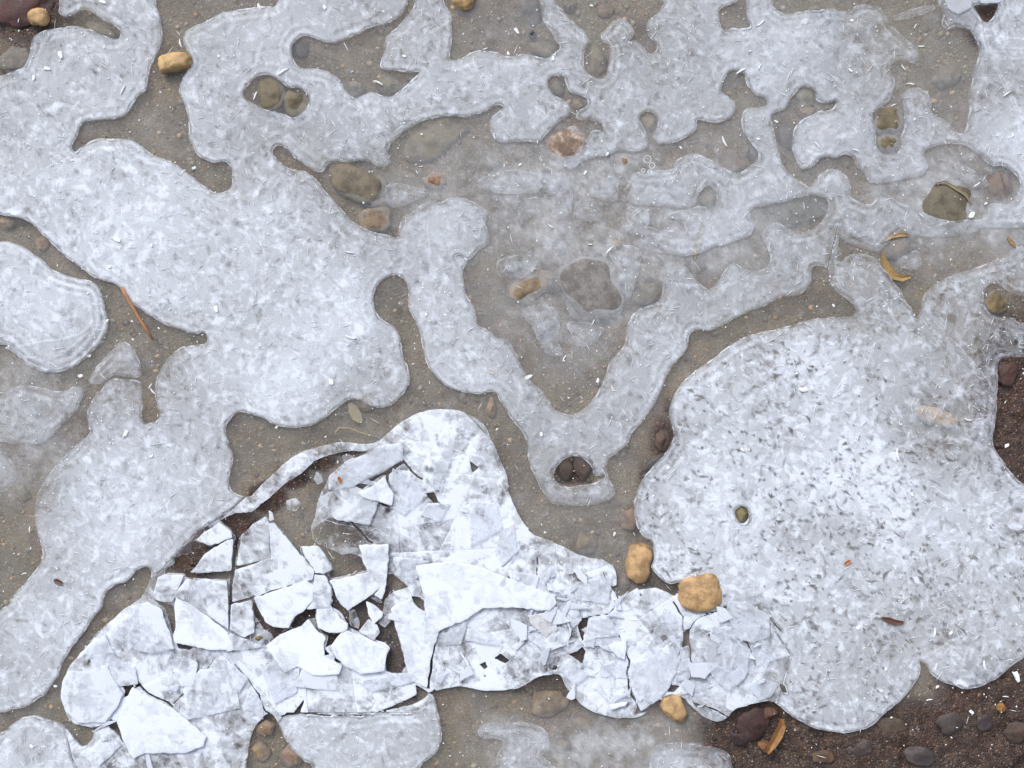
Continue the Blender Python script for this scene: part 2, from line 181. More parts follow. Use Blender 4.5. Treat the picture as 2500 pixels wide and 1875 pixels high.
CRK = [(T(0,2,[(1500,210),(1490,300),(1480,400),(1465,460),(1455,620)]),8),(T(0,2,[(1345,265),(1440,210)]),6),(T(0,2,[(790,1060),(850,1100),(940,1190),(1010,1220),(1090,1270)]),6),
 (T(0,2,[(1100,1250),(1250,1110),(1345,985)]),3.5),(T(0,2,[(490,1390),(580,1412),(670,1390)]),7),(T(0,2,[(1490,385),(1560,380),(1659,345)]),5),(T(0,2,[(1500,390),(1570,430),(1659,530)]),6),(T(0,2,[(1455,622),(1560,590),(1659,555)]),4.5),
 (T(1,2,[(550,0),(600,60),(640,130),(700,190),(745,235)]),6),(T(1,2,[(1180,790),(1145,860),(1125,980),(1105,1155)]),6),(T(1,1,[(840,1380),(850,1450),(890,1500),(910,1540),(870,1600),(800,1575)]),7),(T(1,1,[(945,1310),(1000,1380),(1060,1425)]),5),
 (T(2,2,[(1152,880),(1160,1020)]),4.5),(T(2,2,[(770,980),(755,1060),(770,1180),(828,1262)]),5.5),(T(2,2,[(185,330),(185,440),(210,500)]),3.5),(T(2,2,[(1500,850),(1540,910),(1570,1010)]),4),
 (T(0,2,[(870,590),(800,640),(690,720),(600,830),(520,920)]),3.5),(T(0,2,[(1480,1000),(1560,1090),(1640,1200)]),3),(T(1,2,[(30,1190),(60,1290),(100,1320)]),4),
 (T(2,2,[(1095,905),(1060,1060),(1020,1140)]),4),(T(2,2,[(1110,790),(1105,700),(1050,610)]),3.5),(T(2,2,[(1370,640),(1480,690),(1659,780)]),3),(T(3,2,[(30,680),(130,800)]),3),
 (T(1,2,[(1110,1185),(1150,1165)]),5),(T(1,2,[(720,1325),(560,1330),(300,1312),(150,1335)]),3.5),(T(2,2,[(1222,1262),(1330,1300),(1400,1345)]),4),
 (T(2,2,[(512,703),(640,690),(700,600)]),3),(T(2,2,[(700,590),(650,500),(600,420)]),3),(T(2,2,[(470,852),(560,830),(700,820),(770,980)]),3.5),(T(3,0,[(480,1440),(450,1560),(420,1697)]),3),
 (T(2,2,[(1152,780),(1200,720),(1290,680),(1380,640)]),3.5)]
BPOLY = [(175,1850),(140,1690),(190,1560),(300,1460),(400,1390),(480,1300),(560,1250),(700,1110),(900,1060),(1000,990),(1120,990),(1250,1130),(1300,1290),(1500,1350),(1560,1440),(1640,1430),(1700,1500),(1850,1480),(1930,1600),(1900,1710),(1700,1790),(1400,1800),(1250,1700),(1060,1700),(1020,1740),(700,1740),(560,1900),(200,1900)]

jit = vnoise(14, 1)*1.3+vnoise(45, 2)*2.4
white = np.full((NY, NX), TR)
for b in B: white = np.minimum(white, -sdf_poly(smooth(b)))
isl = np.full((NY, NX), -TR)
for b in ISL: isl = np.maximum(isl, sdf_poly(smooth(b)))
# beyond the photograph's edge the frozen puddle goes on: irregular sheets
out = np.maximum(np.maximum(-GX, GX-2500)[None, :], np.maximum(-GY, GY-1875)[:, None])
brk = sdf_poly(BPOLY)
white = np.maximum(white, isl)+jit
wild = (vnoise(150, 5)+.5*vnoise(60, 6)+.28)*60
white = np.where(out > 49, np.minimum(wild, TR), white)
gaps = np.full((NY, NX), -TR)
for g in GAP: gaps = np.maximum(gaps, sdf_poly(g))
for pl, wd in CRK:
    D = np.full((NY, NX), TR)
    P = [pl[0]]
    for a, b in zip(pl[:-1], pl[1:]):
        for t in (.33, .67, 1): P.append((a[0]+(b[0]-a[0])*t+random.uniform(-1.8, 1.8), a[1]+(b[1]-a[1])*t+random.uniform(-1.8, 1.8)))
    for a, b in zip(P[:-1], P[1:]): seg_dist(D, a, b)
    gaps = np.maximum(gaps, wd/2-D)
white = np.minimum(white, -gaps+vnoise(7, 8)*.8*(gaps > -6))
white = np.minimum(white, TR-out*0.0)
white[0, :] = white[-1, :] = -1; white[:, 0] = white[:, -1] = -1

# ---------------------------------------------------------------- materials
def new_mat(name):
    m = bpy.data.materials.new(name); m.use_nodes = True; m.node_tree.nodes.clear(); return m, m.node_tree
class N:
    def __init__(s, t): s.t = t
    def n(s, typ, **kw):
        o = s.t.nodes.new('ShaderNode'+typ)
        for k, v in kw.items():
            if k == 'ins':
                for a, b in v.items():
                    if isinstance(b, bpy.types.NodeSocket): s.t.links.new(b, o.inputs[a])
                    else: o.inputs[a].default_value = b
            else: setattr(o, k, v)
        return o
    def m(s, op, a, b=0.0, c=0.0, clamp=False):
        return s.n('Math', operation=op, use_clamp=clamp, ins={0: a, 1: b, 2: c}).outputs[0]
    def vm(s, op, a, b): return s.n('VectorMath', operation=op, ins={0: a, 1: b}).outputs[0]
    def noise(s, v, sc, det=3, rough=.55, w=0): return s.n('TexNoise', ins={'Vector': v, 'Scale': sc, 'Detail': det, 'Roughness': rough}).outputs
    def ramp(s, f, a, b, lo=0.0, hi=1.0): return s.n('MapRange', interpolation_type='SMOOTHSTEP', ins={0: f, 1: a, 2: b, 3: lo, 4: hi}).outputs[0]
    def mix(s, f, a, b):
        o = s.n('Mix', data_type='RGBA'); 
        for i, v in ((0, f), (6, a), (7, b)):
            if isinstance(v, bpy.types.NodeSocket): s.t.links.new(v, o.inputs[i])
            else: o.inputs[i].default_value = v if i == 0 else (*v, 1)
        return o.outputs[2]
    def attr(s, nm): return s.n('Attribute', attribute_name=nm).outputs['Fac']
    def out(s, sh): s.t.links.new(sh, s.n('OutputMaterial').inputs[0])
def pix_coord(q, per_object=False):
    v = q.n('TexCoord').outputs['Object']
    v = q.n('VectorMath', operation='SCALE', ins={0: v, 3: 1/(S*100)}).outputs[0]       # 1 unit = 100 photo pixels
    if per_object:
        r = q.n('ObjectInfo').outputs['Random']
        v = q.vm('ADD', v, q.n('CombineXYZ', ins={0: q.m('MULTIPLY', r, 91.0), 1: q.m('MULTIPLY', r, 57.0)}).outputs[0])
    return v
def ice_material(name):
    m, t = new_mat(name); q = N(t); v = pix_coord(q)
    op, ed, sp = q.attr('opac'), q.attr('edge'), q.attr('speck')
    fine = q.noise(v, 30.0, 2, .7)[0]; med = q.noise(v, 4.0, 2, .6)[0]
    a = q.m('ADD', op, q.m('MULTIPLY', q.m('SUBTRACT', fine, .5), .36))
    a = q.m('MULTIPLY', a, q.m('MAXIMUM', q.ramp(ed, 0.0, 8.0, .42, 1.0), q.ramp(med, .50, .60, 0.0, .86)))   # thinner, clearer towards the rim
    gapb = q.m('MULTIPLY', q.m('MULTIPLY', q.ramp(ed, 2.2, 4.0), q.ramp(ed, 6.0, 9.0, 1.0, 0.0)), q.ramp(med, .50, .64, .0, .5))
    a = q.m('MULTIPLY', a, q.m('SUBTRACT', 1.0, gapb))
    rim = q.attr('rim')
    rim_glint = q.m('MULTIPLY', q.m('MULTIPLY', q.ramp(rim, .5, 2.6, 1.0, 0.0), q.ramp(med, .45, .57, .08, .95)), q.ramp(op, .2, .65, .45, 1.0))  # bright edge line: reflection off the rounded edge, painted in as opacity
    a = q.m('MAXIMUM', a, rim_glint)
    a = q.m('MULTIPLY', a, q.m('SUBTRACT', 1.0, q.m('MULTIPLY', sp, .85)))
    a = q.n('Clamp', ins={0: a, 1: .05, 2: .985}).outputs[0]
    col = q.mix(fine, (.63, .69, .80), (.79, .84, .935))
    col = q.n('Mix', data_type='RGBA', blend_type='MULTIPLY', ins={0: 1.0, 6: col, 7: q.n('ObjectInfo').outputs['Color']}).outputs[2]
    bp = q.n('Bump', ins={'Strength': .3, 'Distance': .0004, 'Height': fine})
    p = q.n('BsdfPrincipled', ins={'Base Color': col, 'Roughness': .34, 'IOR': 1.31, 'Alpha': a, 'Normal': bp.outputs[0]})
    q.out(p.outputs[0]); return m
M_ICE = ice_material('white_ice'); M_SHARD = M_ICE

def film_material():
    m, t = new_mat('clear_ice'); q = N(t); v = pix_coord(q); hz = q.attr('haze')
    n1 = q.noise(v, 18, 2, .7)[0]
    a = q.m('MULTIPLY', hz, q.m('ADD', .62, q.m('MULTIPLY', n1, .76)))
    a = q.n('Clamp', ins={0: a, 1: .0, 2: .8}).outputs[0]
    bp = q.n('Bump', ins={'Strength': .25, 'Distance': .0005, 'Height': n1})
    p = q.n('BsdfPrincipled', ins={'Base Color': (.60, .625, .675, 1), 'Roughness': .2, 'IOR': 1.31, 'Alpha': a, 'Normal': bp.outputs[0]})
    q.out(p.outputs[0]); return m
M_FILM = film_material()

def ground_material():
    m, t = new_mat('wet_mud'); q = N(t); v = pix_coord(q); dk = q.attr('dark')
    n1 = q.noise(v, 1.3, 5, .62)[0]; n2 = q.noise(v, 7, 5, .7)[0]; n3 = q.noise(v, 45, 3, .7)[0]; n4 = q.noise(v, .6, 3, .5)[0]
    silt = q.mix(q.ramp(n1, .3, .7), (.105, .078, .047), (.222, .172, .114))
    silt = q.mix(q.m('MULTIPLY', q.ramp(n4, .4, .65), .6), silt, (.165, .147, .09))
    mud = q.mix(q.ramp(n2, .32, .68), (.016, .008, .007), (.095, .052, .033))
    mud = q.mix(q.m('MULTIPLY', q.ramp(n1, .5, .7), .5), mud, (.085, .028, .022))
    f = q.ramp(q.m('ADD', dk, q.m('MULTIPLY', q.m('SUBTRACT', n2, .5), .5)), .3, .75)
    col = q.mix(f, silt, mud)
    gr = q.n('TexVoronoi', ins={'Vector': v, 'Scale': 28.0})
    gv = q.n('SeparateColor', ins={0: gr.outputs['Color']}).outputs[0]
    col = q.n('Mix', data_type='RGBA', blend_type='MULTIPLY', ins={0: q.mix(f, (.5,)*3, (.85,)*3), 6: col, 7: q.mix(gv, (.55, .52, .5), (1.35, 1.32, 1.28))}).outputs[2]
    col = q.mix(q.m('MULTIPLY', q.ramp(gv, .95, .98), .35), col, (.48, .43, .36))
    h = q.m('ADD', q.m('MULTIPLY', n2, 1.0), q.m('ADD', q.m('MULTIPLY', gr.outputs['Distance'], -.7), q.m('MULTIPLY', n3, .4)))
    bp = q.n('Bump', ins={'Strength': .8, 'Distance': .0012, 'Height': h})
    p = q.n('BsdfPrincipled', ins={'Base Color': col, 'Roughness': q.mix(f, (.6,)*3, (.32,)*3), 'Normal': bp.outputs[0]})
    q.out(p.outputs[0]); return m
M_GROUND = ground_material()

def stone_material(name='stone', pale=False):
    m, t = new_mat(name); q = N(t)
    v = q.n('VectorMath', operation='SCALE', ins={0: q.n('TexCoord').outputs['Object'], 3: 1/(S*100)}).outputs[0]
    r = q.n('ObjectInfo'); v = q.vm('ADD', v, q.n('CombineXYZ', ins={0: q.m('MULTIPLY', r.outputs['Random'], 77.0), 2: q.m('MULTIPLY', r.outputs['Random'], 31.0)}).outputs[0])
    n1 = q.noise(v, 3.5, 5, .65)[0]; n2 = q.noise(v, 22, 4, .75)[0]; n3 = q.noise(v, 60, 2, .6)[0]
    mul = q.mix(q.ramp(n1, .36, .64), (.60, .575, .55), (1.18, 1.165, 1.14))
    col = q.n('Mix', data_type='RGBA', blend_type='MULTIPLY', ins={0: 1.0, 6: r.outputs['Color'], 7: mul}).outputs[2]
    col = q.n('Mix', data_type='RGBA', blend_type='MULTIPLY', ins={0: .8, 6: col, 7: q.mix(n2, (.55, .54, .52), (1.4, 1.4, 1.38))}).outputs[2]
    col = q.mix(q.ramp(n2, .26, .34, .6, 0.0), col, (.09, .07, .055))
    if pale: col = q.mix(q.ramp(q.m('ADD', n1, q.m('MULTIPLY', n2, .4)), .70, .9), col, (.60, .55, .50))
    bp = q.n('Bump', ins={'Strength': .5, 'Distance': .0010, 'Height': q.m('ADD', n2, q.m('MULTIPLY', n3, .4))})
    p = q.n('BsdfPrincipled', ins={'Base Color': col, 'Roughness': q.ramp(n1, .3, .7, .35, .7), 'Normal': bp.outputs[0]})
    q.out(p.outputs[0]); return m
M_STONE = stone_material(); M_PALE = stone_material('frosted_stone', True)

def plain(name, col, rough=.5, var=.3):
    m, t = new_mat(name); q = N(t)
    v = q.n('VectorMath', operation='SCALE', ins={0: q.n('TexCoord').outputs['Object'], 3: 1/(S*100)}).outputs[0]
    n1 = q.noise(v, 12, 4, .7)[0]
    c = q.mix(n1, tuple(x*(1-var) for x in col), tuple(min(1, x*(1+var)) for x in col))
    bp = q.n('Bump', ins={'Strength': .4, 'Distance': .0005, 'Height': n1})
    q.out(q.n('BsdfPrincipled', ins={'Base Color': c, 'Roughness': rough, 'Normal': bp.outputs[0]}).outputs[0]); return m
M_FROST = plain('frost', (.86, .89, .93), .5, .06)
M_TWIG = plain('dry_stem', (.42, .20, .10), .6, .5)
M_LEAF = plain('dead_leaf', (.10, .045, .028), .5, .5)
M_YEL = plain('yellow_leaf', (.33, .215, .085), .5, .7)
M_AMB = plain('amber_leaf', (.27, .13, .04), .5, .75)
M_ORG = plain('orange_leaf', (.40, .13, .03), .5, .4)
M_STRAW = plain('straw', (.27, .235, .15), .6, .35)
def gravel_material():
    m, t = new_mat('gravel'); q = N(t)
    c = q.n('Attribute', attribute_name='col').outputs['Color']
    v = pix_coord(q); n = q.noise(v, 30, 3, .7)[0]
    c = q.n('Mix', data_type='RGBA', blend_type='MULTIPLY', ins={0: 1.0, 6: c, 7: q.mix(n, (.5, .5, .5), (1.5, 1.5, 1.5))}).outputs[2]
    q.out(q.n('BsdfPrincipled', ins={'Base Color': c, 'Roughness': .45}).outputs[0]); return m
M_GRAVEL = gravel_material()

# ---------------------------------------------------------------- mesh helpers
def link(name, me, mat, parent=None, loc=None):
    o = bpy.data.objects.new(name, me); C.objects.link(o)
    if mat and not me.materials: me.materials.append(mat)
    if parent: o.parent = parent
    if loc: o.location = loc
    return o
def tag(o, label, cat, group=None, kind=None):
    if label: o['label'] = label
    if cat: o['category'] = cat
    if group: o['group'] = group
    if kind: o['kind'] = kind
    return o
def np_mesh(name, V, Ft, Fq=None, smooth_=True):
    me = bpy.data.meshes.new(name); V = np.asarray(V, np.float32); nt_ = len(Ft); nq = 0 if Fq is None else len(Fq)
    me.vertices.add(len(V)); me.vertices.foreach_set('co', V.ravel())
    loops = np.concatenate([np.asarray(Ft, np.int32).ravel(), np.asarray(Fq, np.int32).ravel()]) if nq else np.asarray(Ft, np.int32).ravel()
    me.loops.add(len(loops)); me.loops.foreach_set('vertex_index', loops)
    st = np.concatenate([np.arange(nt_)*3, nt_*3+np.arange(nq)*4]).astype(np.int32)
    me.polygons.add(nt_+nq); me.polygons.foreach_set('loop_start', st)
    if smooth_: me.polygons.foreach_set('use_smooth', np.ones(nt_+nq, bool))
    me.update(calc_edges=True); me.validate(); return me
def fattr(me, name, vals):
    a = me.attributes.new(name, 'FLOAT', 'POINT'); a.data.foreach_set('value', np.asarray(vals, np.float32))

OPC = [(120,480,.78),(120,300,.68),(500,300,.66),(600,150,.60),(300,640,.90),(620,620,.92),(820,780,.92),(700,950,.90),(300,1180,.84),(150,1450,.74),(80,1600,.70),(800,60,.58),(1050,100,.58),(1000,240,.68),(1300,280,.60),(1330,180,.56),
 (1580,160,.54),(1750,120,.57),(1950,160,.60),(1500,250,.54),(1700,330,.50),(1850,420,.40),(1700,520,.38),(2010,330,.50),(1900,250,.52),(2250,330,.42),(2150,450,.36),(2040,570,.34),(2420,250,.40),(2470,60,.82),(2480,330,.72),(1080,560,.74),(1030,750,.72),(1130,900,.74),
 (1330,960,.42),(1500,1000,.50),(1560,850,.55),(1700,720,.45),(1880,660,.36),(1430,1060,.50),(1420,1130,.45),(1400,1230,.30),(2100,720,.45),(2130,690,.42),(2250,800,.62),(2400,720,.42),(2420,850,.46),(2440,800,.42),(2330,730,.46),(2330,930,.66),(2440,1050,.66),(2000,900,.86),(1750,900,.86),(1800,1150,.88),
 (2100,1150,.90),(2350,1250,.86),(2050,1500,.80),(2200,1650,.62),(2120,1560,.66),(2400,1600,.55),(2480,1560,.55),(2050,1720,.60),(2150,1740,.60),(2292,1018,.42),(2000,1640,.66),(1700,1300,.84),(100,760,.74),(200,860,.66),(60,980,.36),(20,1160,.28),(290,890,.42),(1310,440,.34),(1440,520,.34),(1610,455,.55),(1020,475,.26),(1450,360,.48),
 (600,1250,.72),(800,1450,.80),(500,1550,.80),(480,1420,.62),(1000,1150,.80),(1080,1060,.84),(1100,1300,.88),(1150,1600,.78),(1500,1550,.76),(1350,1450,.82),(1250,1350,.86),(1750,1600,.68),(300,1600,.78),(850,1800,.78),(300,1700,.84),(100,1820,.90),(600,1650,.88),(780,1640,.86),(2235,40,.35),(1300,60,.40)]
OPB = [(560,1330,.10),(640,1400,.12),(560,1450,.14),(700,1480,.16),(800,1400,.16),(450,1450,.25),(480,1500,.32),(520,1390,.10),(700,1340,.12),(590,1290,.10),(880,1430,.25),(820,1340,.2),(620,1520,.25),(690,1420,.12),(600,1500,.2),(500,1340,.1),(900,1150,.70),(1190,1240,.78)]
OPB = np.array(OPB)
OPC += [(800,1082,.55),(700,1128,.55),(870,1040,.62),(640,1180,.55),(760,1095,.55)]
OPC += [(float(np.mean([p[0] for p in t_[0]])), float(np.mean([p[1] for p in t_[0]])), t_[1]) for t_ in THIN]
OPC = np.array(OPC)
def opac_at(px, py, broken=False):
    px = np.asarray(px); num = np.zeros(len(px)); den = np.zeros(len(px))
    for x, y, o in (np.concatenate([OPC, OPB]) if broken else OPC):
        wgt = 1/(((px-x)**2+(py-y)**2)/1e4+.08)**1.7; num += wgt*o; den += wgt
    return num/den
WAVE = vnoise(70, 21)*.5+vnoise(24, 22)*.22
RPOLY = [(2045,545),(2050,590),(2068,605),(2110,613),(2165,635),(2215,740),(2245,770),(2262,690),(2400,625),(2500,585),(2900,540),(2900,2300),(1480,2300),(1490,1420),(1520,1300),(1540,1130),(1607,1006),(1684,870),(1819,790),(1985,735),(2022,655)]
out45 = np.clip(out-45, -TR, TR)
sB = np.minimum(brk, -out45); sR = np.minimum(np.minimum(sdf_poly(RPOLY), -sB), -out45); sA = np.minimum(np.minimum(-sB, -sR), -out45)
PARTS = [('a', sA-.5), ('r', sR-.5), ('out', out45-.5)]
# crystal texture of the white ice: thousands of little overlapping frost crystals, some clearer, some whiter
PAT = np.zeros((NY, NX), np.float32); SPK = np.zeros((NY, NX), np.float32)
def stamp(F, cx, cy, L, W, ang, val, bend=0.0, soft=.55, mode='add'):
    rr = L+W+3; i0, i1 = int((cx-rr+MX)/G), int((cx+rr+MX)/G)+2; j0, j1 = int((cy-rr+MX)/G), int((cy+rr+MX)/G)+2
    if i0 < 0 or j0 < 0 or i1 > NX or j1 > NY: return
    dx = GX[i0:i1][None, :]-cx; dy = GY[j0:j1][:, None]-cy; ca_, sa_ = math.cos(ang), math.sin(ang)
    u = (dx*ca_+dy*sa_)/L; v = (-dx*sa_+dy*ca_)/W
    if bend: v = v+bend*(u*u-.4)
    m = np.clip((1-np.abs(u)*.55-np.abs(v)*.75)/soft, 0, 1)
    if mode == 'add': F[j0:j1, i0:i1] += val*m
    else: F[j0:j1, i0:i1] = np.maximum(F[j0:j1, i0:i1], val*m)
r_ = random.Random(3)
for k in range(34000):
    sg_ = r_.choice((1, 1, 1, -.9, -.9)); L = r_.choice((3.5, 4, 5, 6, 8, 11))*r_.uniform(.8, 1.3); stamp(PAT, r_.uniform(-60, 2560), r_.uniform(-60, 1935), L, L*r_.uniform(.3, .8), r_.uniform(0, 3.14), sg_*r_.uniform(.08, .26), 0, r_.choice((.06, .12, .25)) if sg_ > 0 else r_.choice((.15, .3, .6)))
for k in range(6000):
    L = r_.uniform(7, 22); stamp(PAT, r_.uniform(-60, 2560), r_.uniform(-60, 1935), L, 2.0, r_.uniform(0, 3.14), r_.uniform(.08, .28)*r_.choice((1, 1, -.7)), r_.uniform(-1, 1), .6)
for k in range(2600):                          # crumpled faces in the trodden part
    x, y = r_.uniform(130, 1940), r_.uniform(980, 1880)
    if sample(brk, x, y) < 0: continue
    L = r_.uniform(10, 42); stamp(PAT, x, y, L, L*r_.uniform(.15, .7), r_.uniform(0, 3.14), r_.choice((1, 1, 1, -1))*r_.uniform(.05, .24), 0, r_.choice((.05, .1, .3)))
PAT = (PAT-PAT[100:700, 100:900].mean())*.58+(vnoise(40, 71)*.035+vnoise(110, 72)*.08+vnoise(300, 73)*.09)
BAND = np.sin(np.clip(white, 0, TR)/2.6+vnoise(80, 75)*3)*np.clip(vnoise(170, 76)*2.2, 0, 1)*np.clip(1-white/46, 0, 1)*(white > 3)
PAT = PAT+BAND*.10
PAT = PAT+.20*np.sin(np.clip(white, 0, TR)/2.9+vnoise(120, 79)*1.5)*np.clip(1.2-white/44, 0, 1)*(white > 5)*((GX[None, :] < 275) & (GY[:, None] > 590) & (GY[:, None] < 935))*np.clip((GX[None, :]+2*(GY[:, None]-700))/160, 0, 1)
CLU = vnoise(85, 77)+.5*vnoise(35, 78)
for k in range(4600):                          # clear pockets in the right hand sheet, sparser elsewhere
    x, y = r_.uniform(1380, 2560), r_.uniform(760, 1800)
    if sample(sR, x, y) < 16 or sample(white, x, y) < 16: continue
    if r_.random() < .5-.75*float(sample(CLU, x, y)): continue
    if r_.random() < .85*math.exp(-((x-2380)/210)**2-((y-880)/180)**2): continue
    L = r_.choice((2.5, 3, 3, 3.5, 4, 4, 5, 6, 8, 11, 13)); stamp(SPK, x, y, L*r_.uniform(.7, 1), r_.uniform(2.4, 5.2), r_.uniform(0, 3.14) if r_.random() < .5 else r_.gauss(.4, .5), r_.uniform(.25, 1.0), r_.uniform(-1.3, 1.3), r_.uniform(.35, .6), 'max')
for k in range(240):
    x, y = r_.uniform(0, 1400), r_.uniform(200, 1700); stamp(SPK, x, y, r_.uniform(3, 6), r_.uniform(2, 3), r_.uniform(0, 3), r_.uniform(.1, .5), r_.uniform(-.8, .8), .6, 'max')
RIDGE = [T(3,0,[(1320,60),(1380,130),(1400,250),(1480,430),(1560,600),(1659,780)]),T(3,0,[(1330,0),(1410,180),(1450,330),(1540,520),(1640,720)]),T(3,0,[(1470,200),(1560,360),(1640,370)]),T(3,0,[(1480,300),(1659,310)]),T(3,1,[(600,390),(740,280),(790,330)]),T(3,1,[(680,400),(760,420),(850,470)]),
 T(3,1,[(1520,1640),(1659,1540)]),T(0,1,[(120,590),(250,560),(400,540),(520,500),(580,440)]),T(0,1,[(140,650),(300,670),(440,600),(560,500)]),T(3,2,[(1000,985),(1180,870),(1350,770)]),T(3,2,[(560,1250),(590,1340),(620,1370)]),T(3,2,[(420,920),(440,1010)]),T(3,2,[(1260,1050),(1310,900),(1370,820)]),T(3,2,[(690,960),(830,1110)]),T(3,2,[(640,900),(780,1080),(880,1190)]),
 T(2,0,[(290,180),(340,148),(390,152)]),T(2,0,[(640,300),(720,285),(790,268)]),T(2,2,[(640,200),(690,420)]),T(2,0,[(1430,700),(1420,650),(1380,610)]),T(3,0,[(1070,700),(1090,820),(1040,940)]),T(3,2,[(1510,60),(1590,0)]),T(3,1,[(1200,540),(1300,640),(1420,790),(1480,890)])]
RDG = np.zeros((NY, NX), np.float32)
for pl in RIDGE:
    D = np.full((NY, NX), TR); P = smooth(pl+pl[::-1][1:-1], 4)[:4*(len(pl)-1)+1] if len(pl) > 2 else np.array(pl)
    for a_, b_ in zip(P[:-1], P[1:]): seg_dist(D, a_, b_)
    RDG = np.maximum(RDG, np.clip(1.4-D/2.0, 0, 1))
# the field's own distance to the edge is reliable to TR pixels
rs = random.Random(5); LEAVES = []               # fracture pattern of the trodden part: straight breaks, each ending on an older one
def split(pts, planes, depth):
    P = np.array(pts); c = P.mean(0); n = len(P)
    area = abs(np.sum(P[:, 0]*np.roll(P[:, 1], -1)-np.roll(P[:, 0], -1)*P[:, 1]))/2
    crushed = max(math.exp(-((c[0]-1430)/230)**2-((c[1]-1540)/150)**2), .6*math.exp(-((c[0]-800)/170)**2-((c[1]-1500)/110)**2))
    if area < rs.uniform(9000, 30000)*(1-.6*crushed) or depth > 9: LEAVES.append(planes); return
    e = np.roll(P, -1, 0)-P; L = np.hypot(e[:, 0], e[:, 1]); k = int(np.argmax(L)); ang = math.atan2(e[k, 1], e[k, 0])+math.pi/2+rs.gauss(0, .42)
    o = c+np.array((rs.gauss(0, .12), rs.gauss(0, .12)))*math.sqrt(area); nx0, ny0 = -math.sin(ang), math.cos(ang); cc = -(nx0*o[0]+ny0*o[1])
    def clip(sg):
        out_ = []
        for i in range(n):
            p, q_ = P[i], P[(i+1) % n]; dp = sg*(nx0*p[0]+ny0*p[1]+cc); dq = sg*(nx0*q_[0]+ny0*q_[1]+cc)
            if dp >= 0: out_.append(p)
            if dp*dq < 0: out_.append(p+(q_-p)*dp/(dp-dq))
        return out_
    wd = rs.choice((-1.8, -1.4, -1.1, -.8, -.5, -.3)); sd_ = rs.randrange(9999)
    for sg in (1, -1):
        q_ = clip(sg)
        if len(q_) > 2: split(q_, planes+[(sg*nx0, sg*ny0, sg*cc, wd, sd_, sg)], depth+1)
split([(100, 960), (1960, 960), (1960, 1900), (100, 1900)], [], 0)
wobc = {}
def wob(sd_):
    if sd_ not in wobc: wobc[sd_] = vnoise(55, sd_)*2.0+vnoise(16, sd_+1)*.8
    return wobc[sd_]
for pl in LEAVES:
    v_ = np.full((NY, NX), TR)
    for a_, b_, c_, wd, sd_, sg in pl: v_ = np.minimum(v_, a_*GX[None, :]+b_*GY[:, None]+c_-wd+sg*wob(sd_))
    PARTS.append(('b', np.minimum(v_, sB-.5)))
wobc.clear()
def label_mask(pos):
    lab = np.zeros(pos.shape, np.int32); par = [0]
    def find(a):
        while par[a] != a: par[a] = par[par[a]]; a = par[a]
        return a
    prev = []
    for j in range(pos.shape[0]):                        # run based labelling, 8-connected
        r = pos[j].astype(np.int8); dd = np.diff(np.concatenate([[0], r, [0]])); s0 = np.where(dd == 1)[0]; e0 = np.where(dd == -1)[0]
        cur = []
        for s_, e_ in zip(s0, e0):
            l = 0
            for (ps, pe, pl) in prev:
                if ps <= e_ and pe >= s_:
                    pl = find(pl)
                    if l == 0: l = pl
                    elif l != pl: par[max(l, pl)] = min(l, pl); l = min(l, pl)
            if l == 0: l = len(par); par.append(l)
            lab[j, s_:e_] = l; cur.append((s_, e_, l))
        prev = cur
    return np.array([find(i) for i in range(len(par))])[lab]
def sheet_meshes():
    res = []
    for kind, sd in PARTS:
        W = np.minimum(white, sd)
        if not (W > 0).any(): continue
        lab = label_mask(W > 0)
        ids, cnt = np.unique(lab[lab > 0], return_counts=True)
        for cid, n in sorted(zip(ids, cnt), key=lambda a: -a[1]):
            if n < (18 if kind == 'b' else 40): continue
            js, is_ = np.where(lab == cid); j0, j1, i0, i1 = max(js.min()-1, 0), min(js.max()+2, NY), max(is_.min()-1, 0), min(is_.max()+2, NX)
            f = np.where(lab[j0:j1, i0:i1] == cid, W[j0:j1, i0:i1], np.minimum(W[j0:j1, i0:i1], -.01))
            res.append((kind, n)+march(f, i0, j0))
    return res
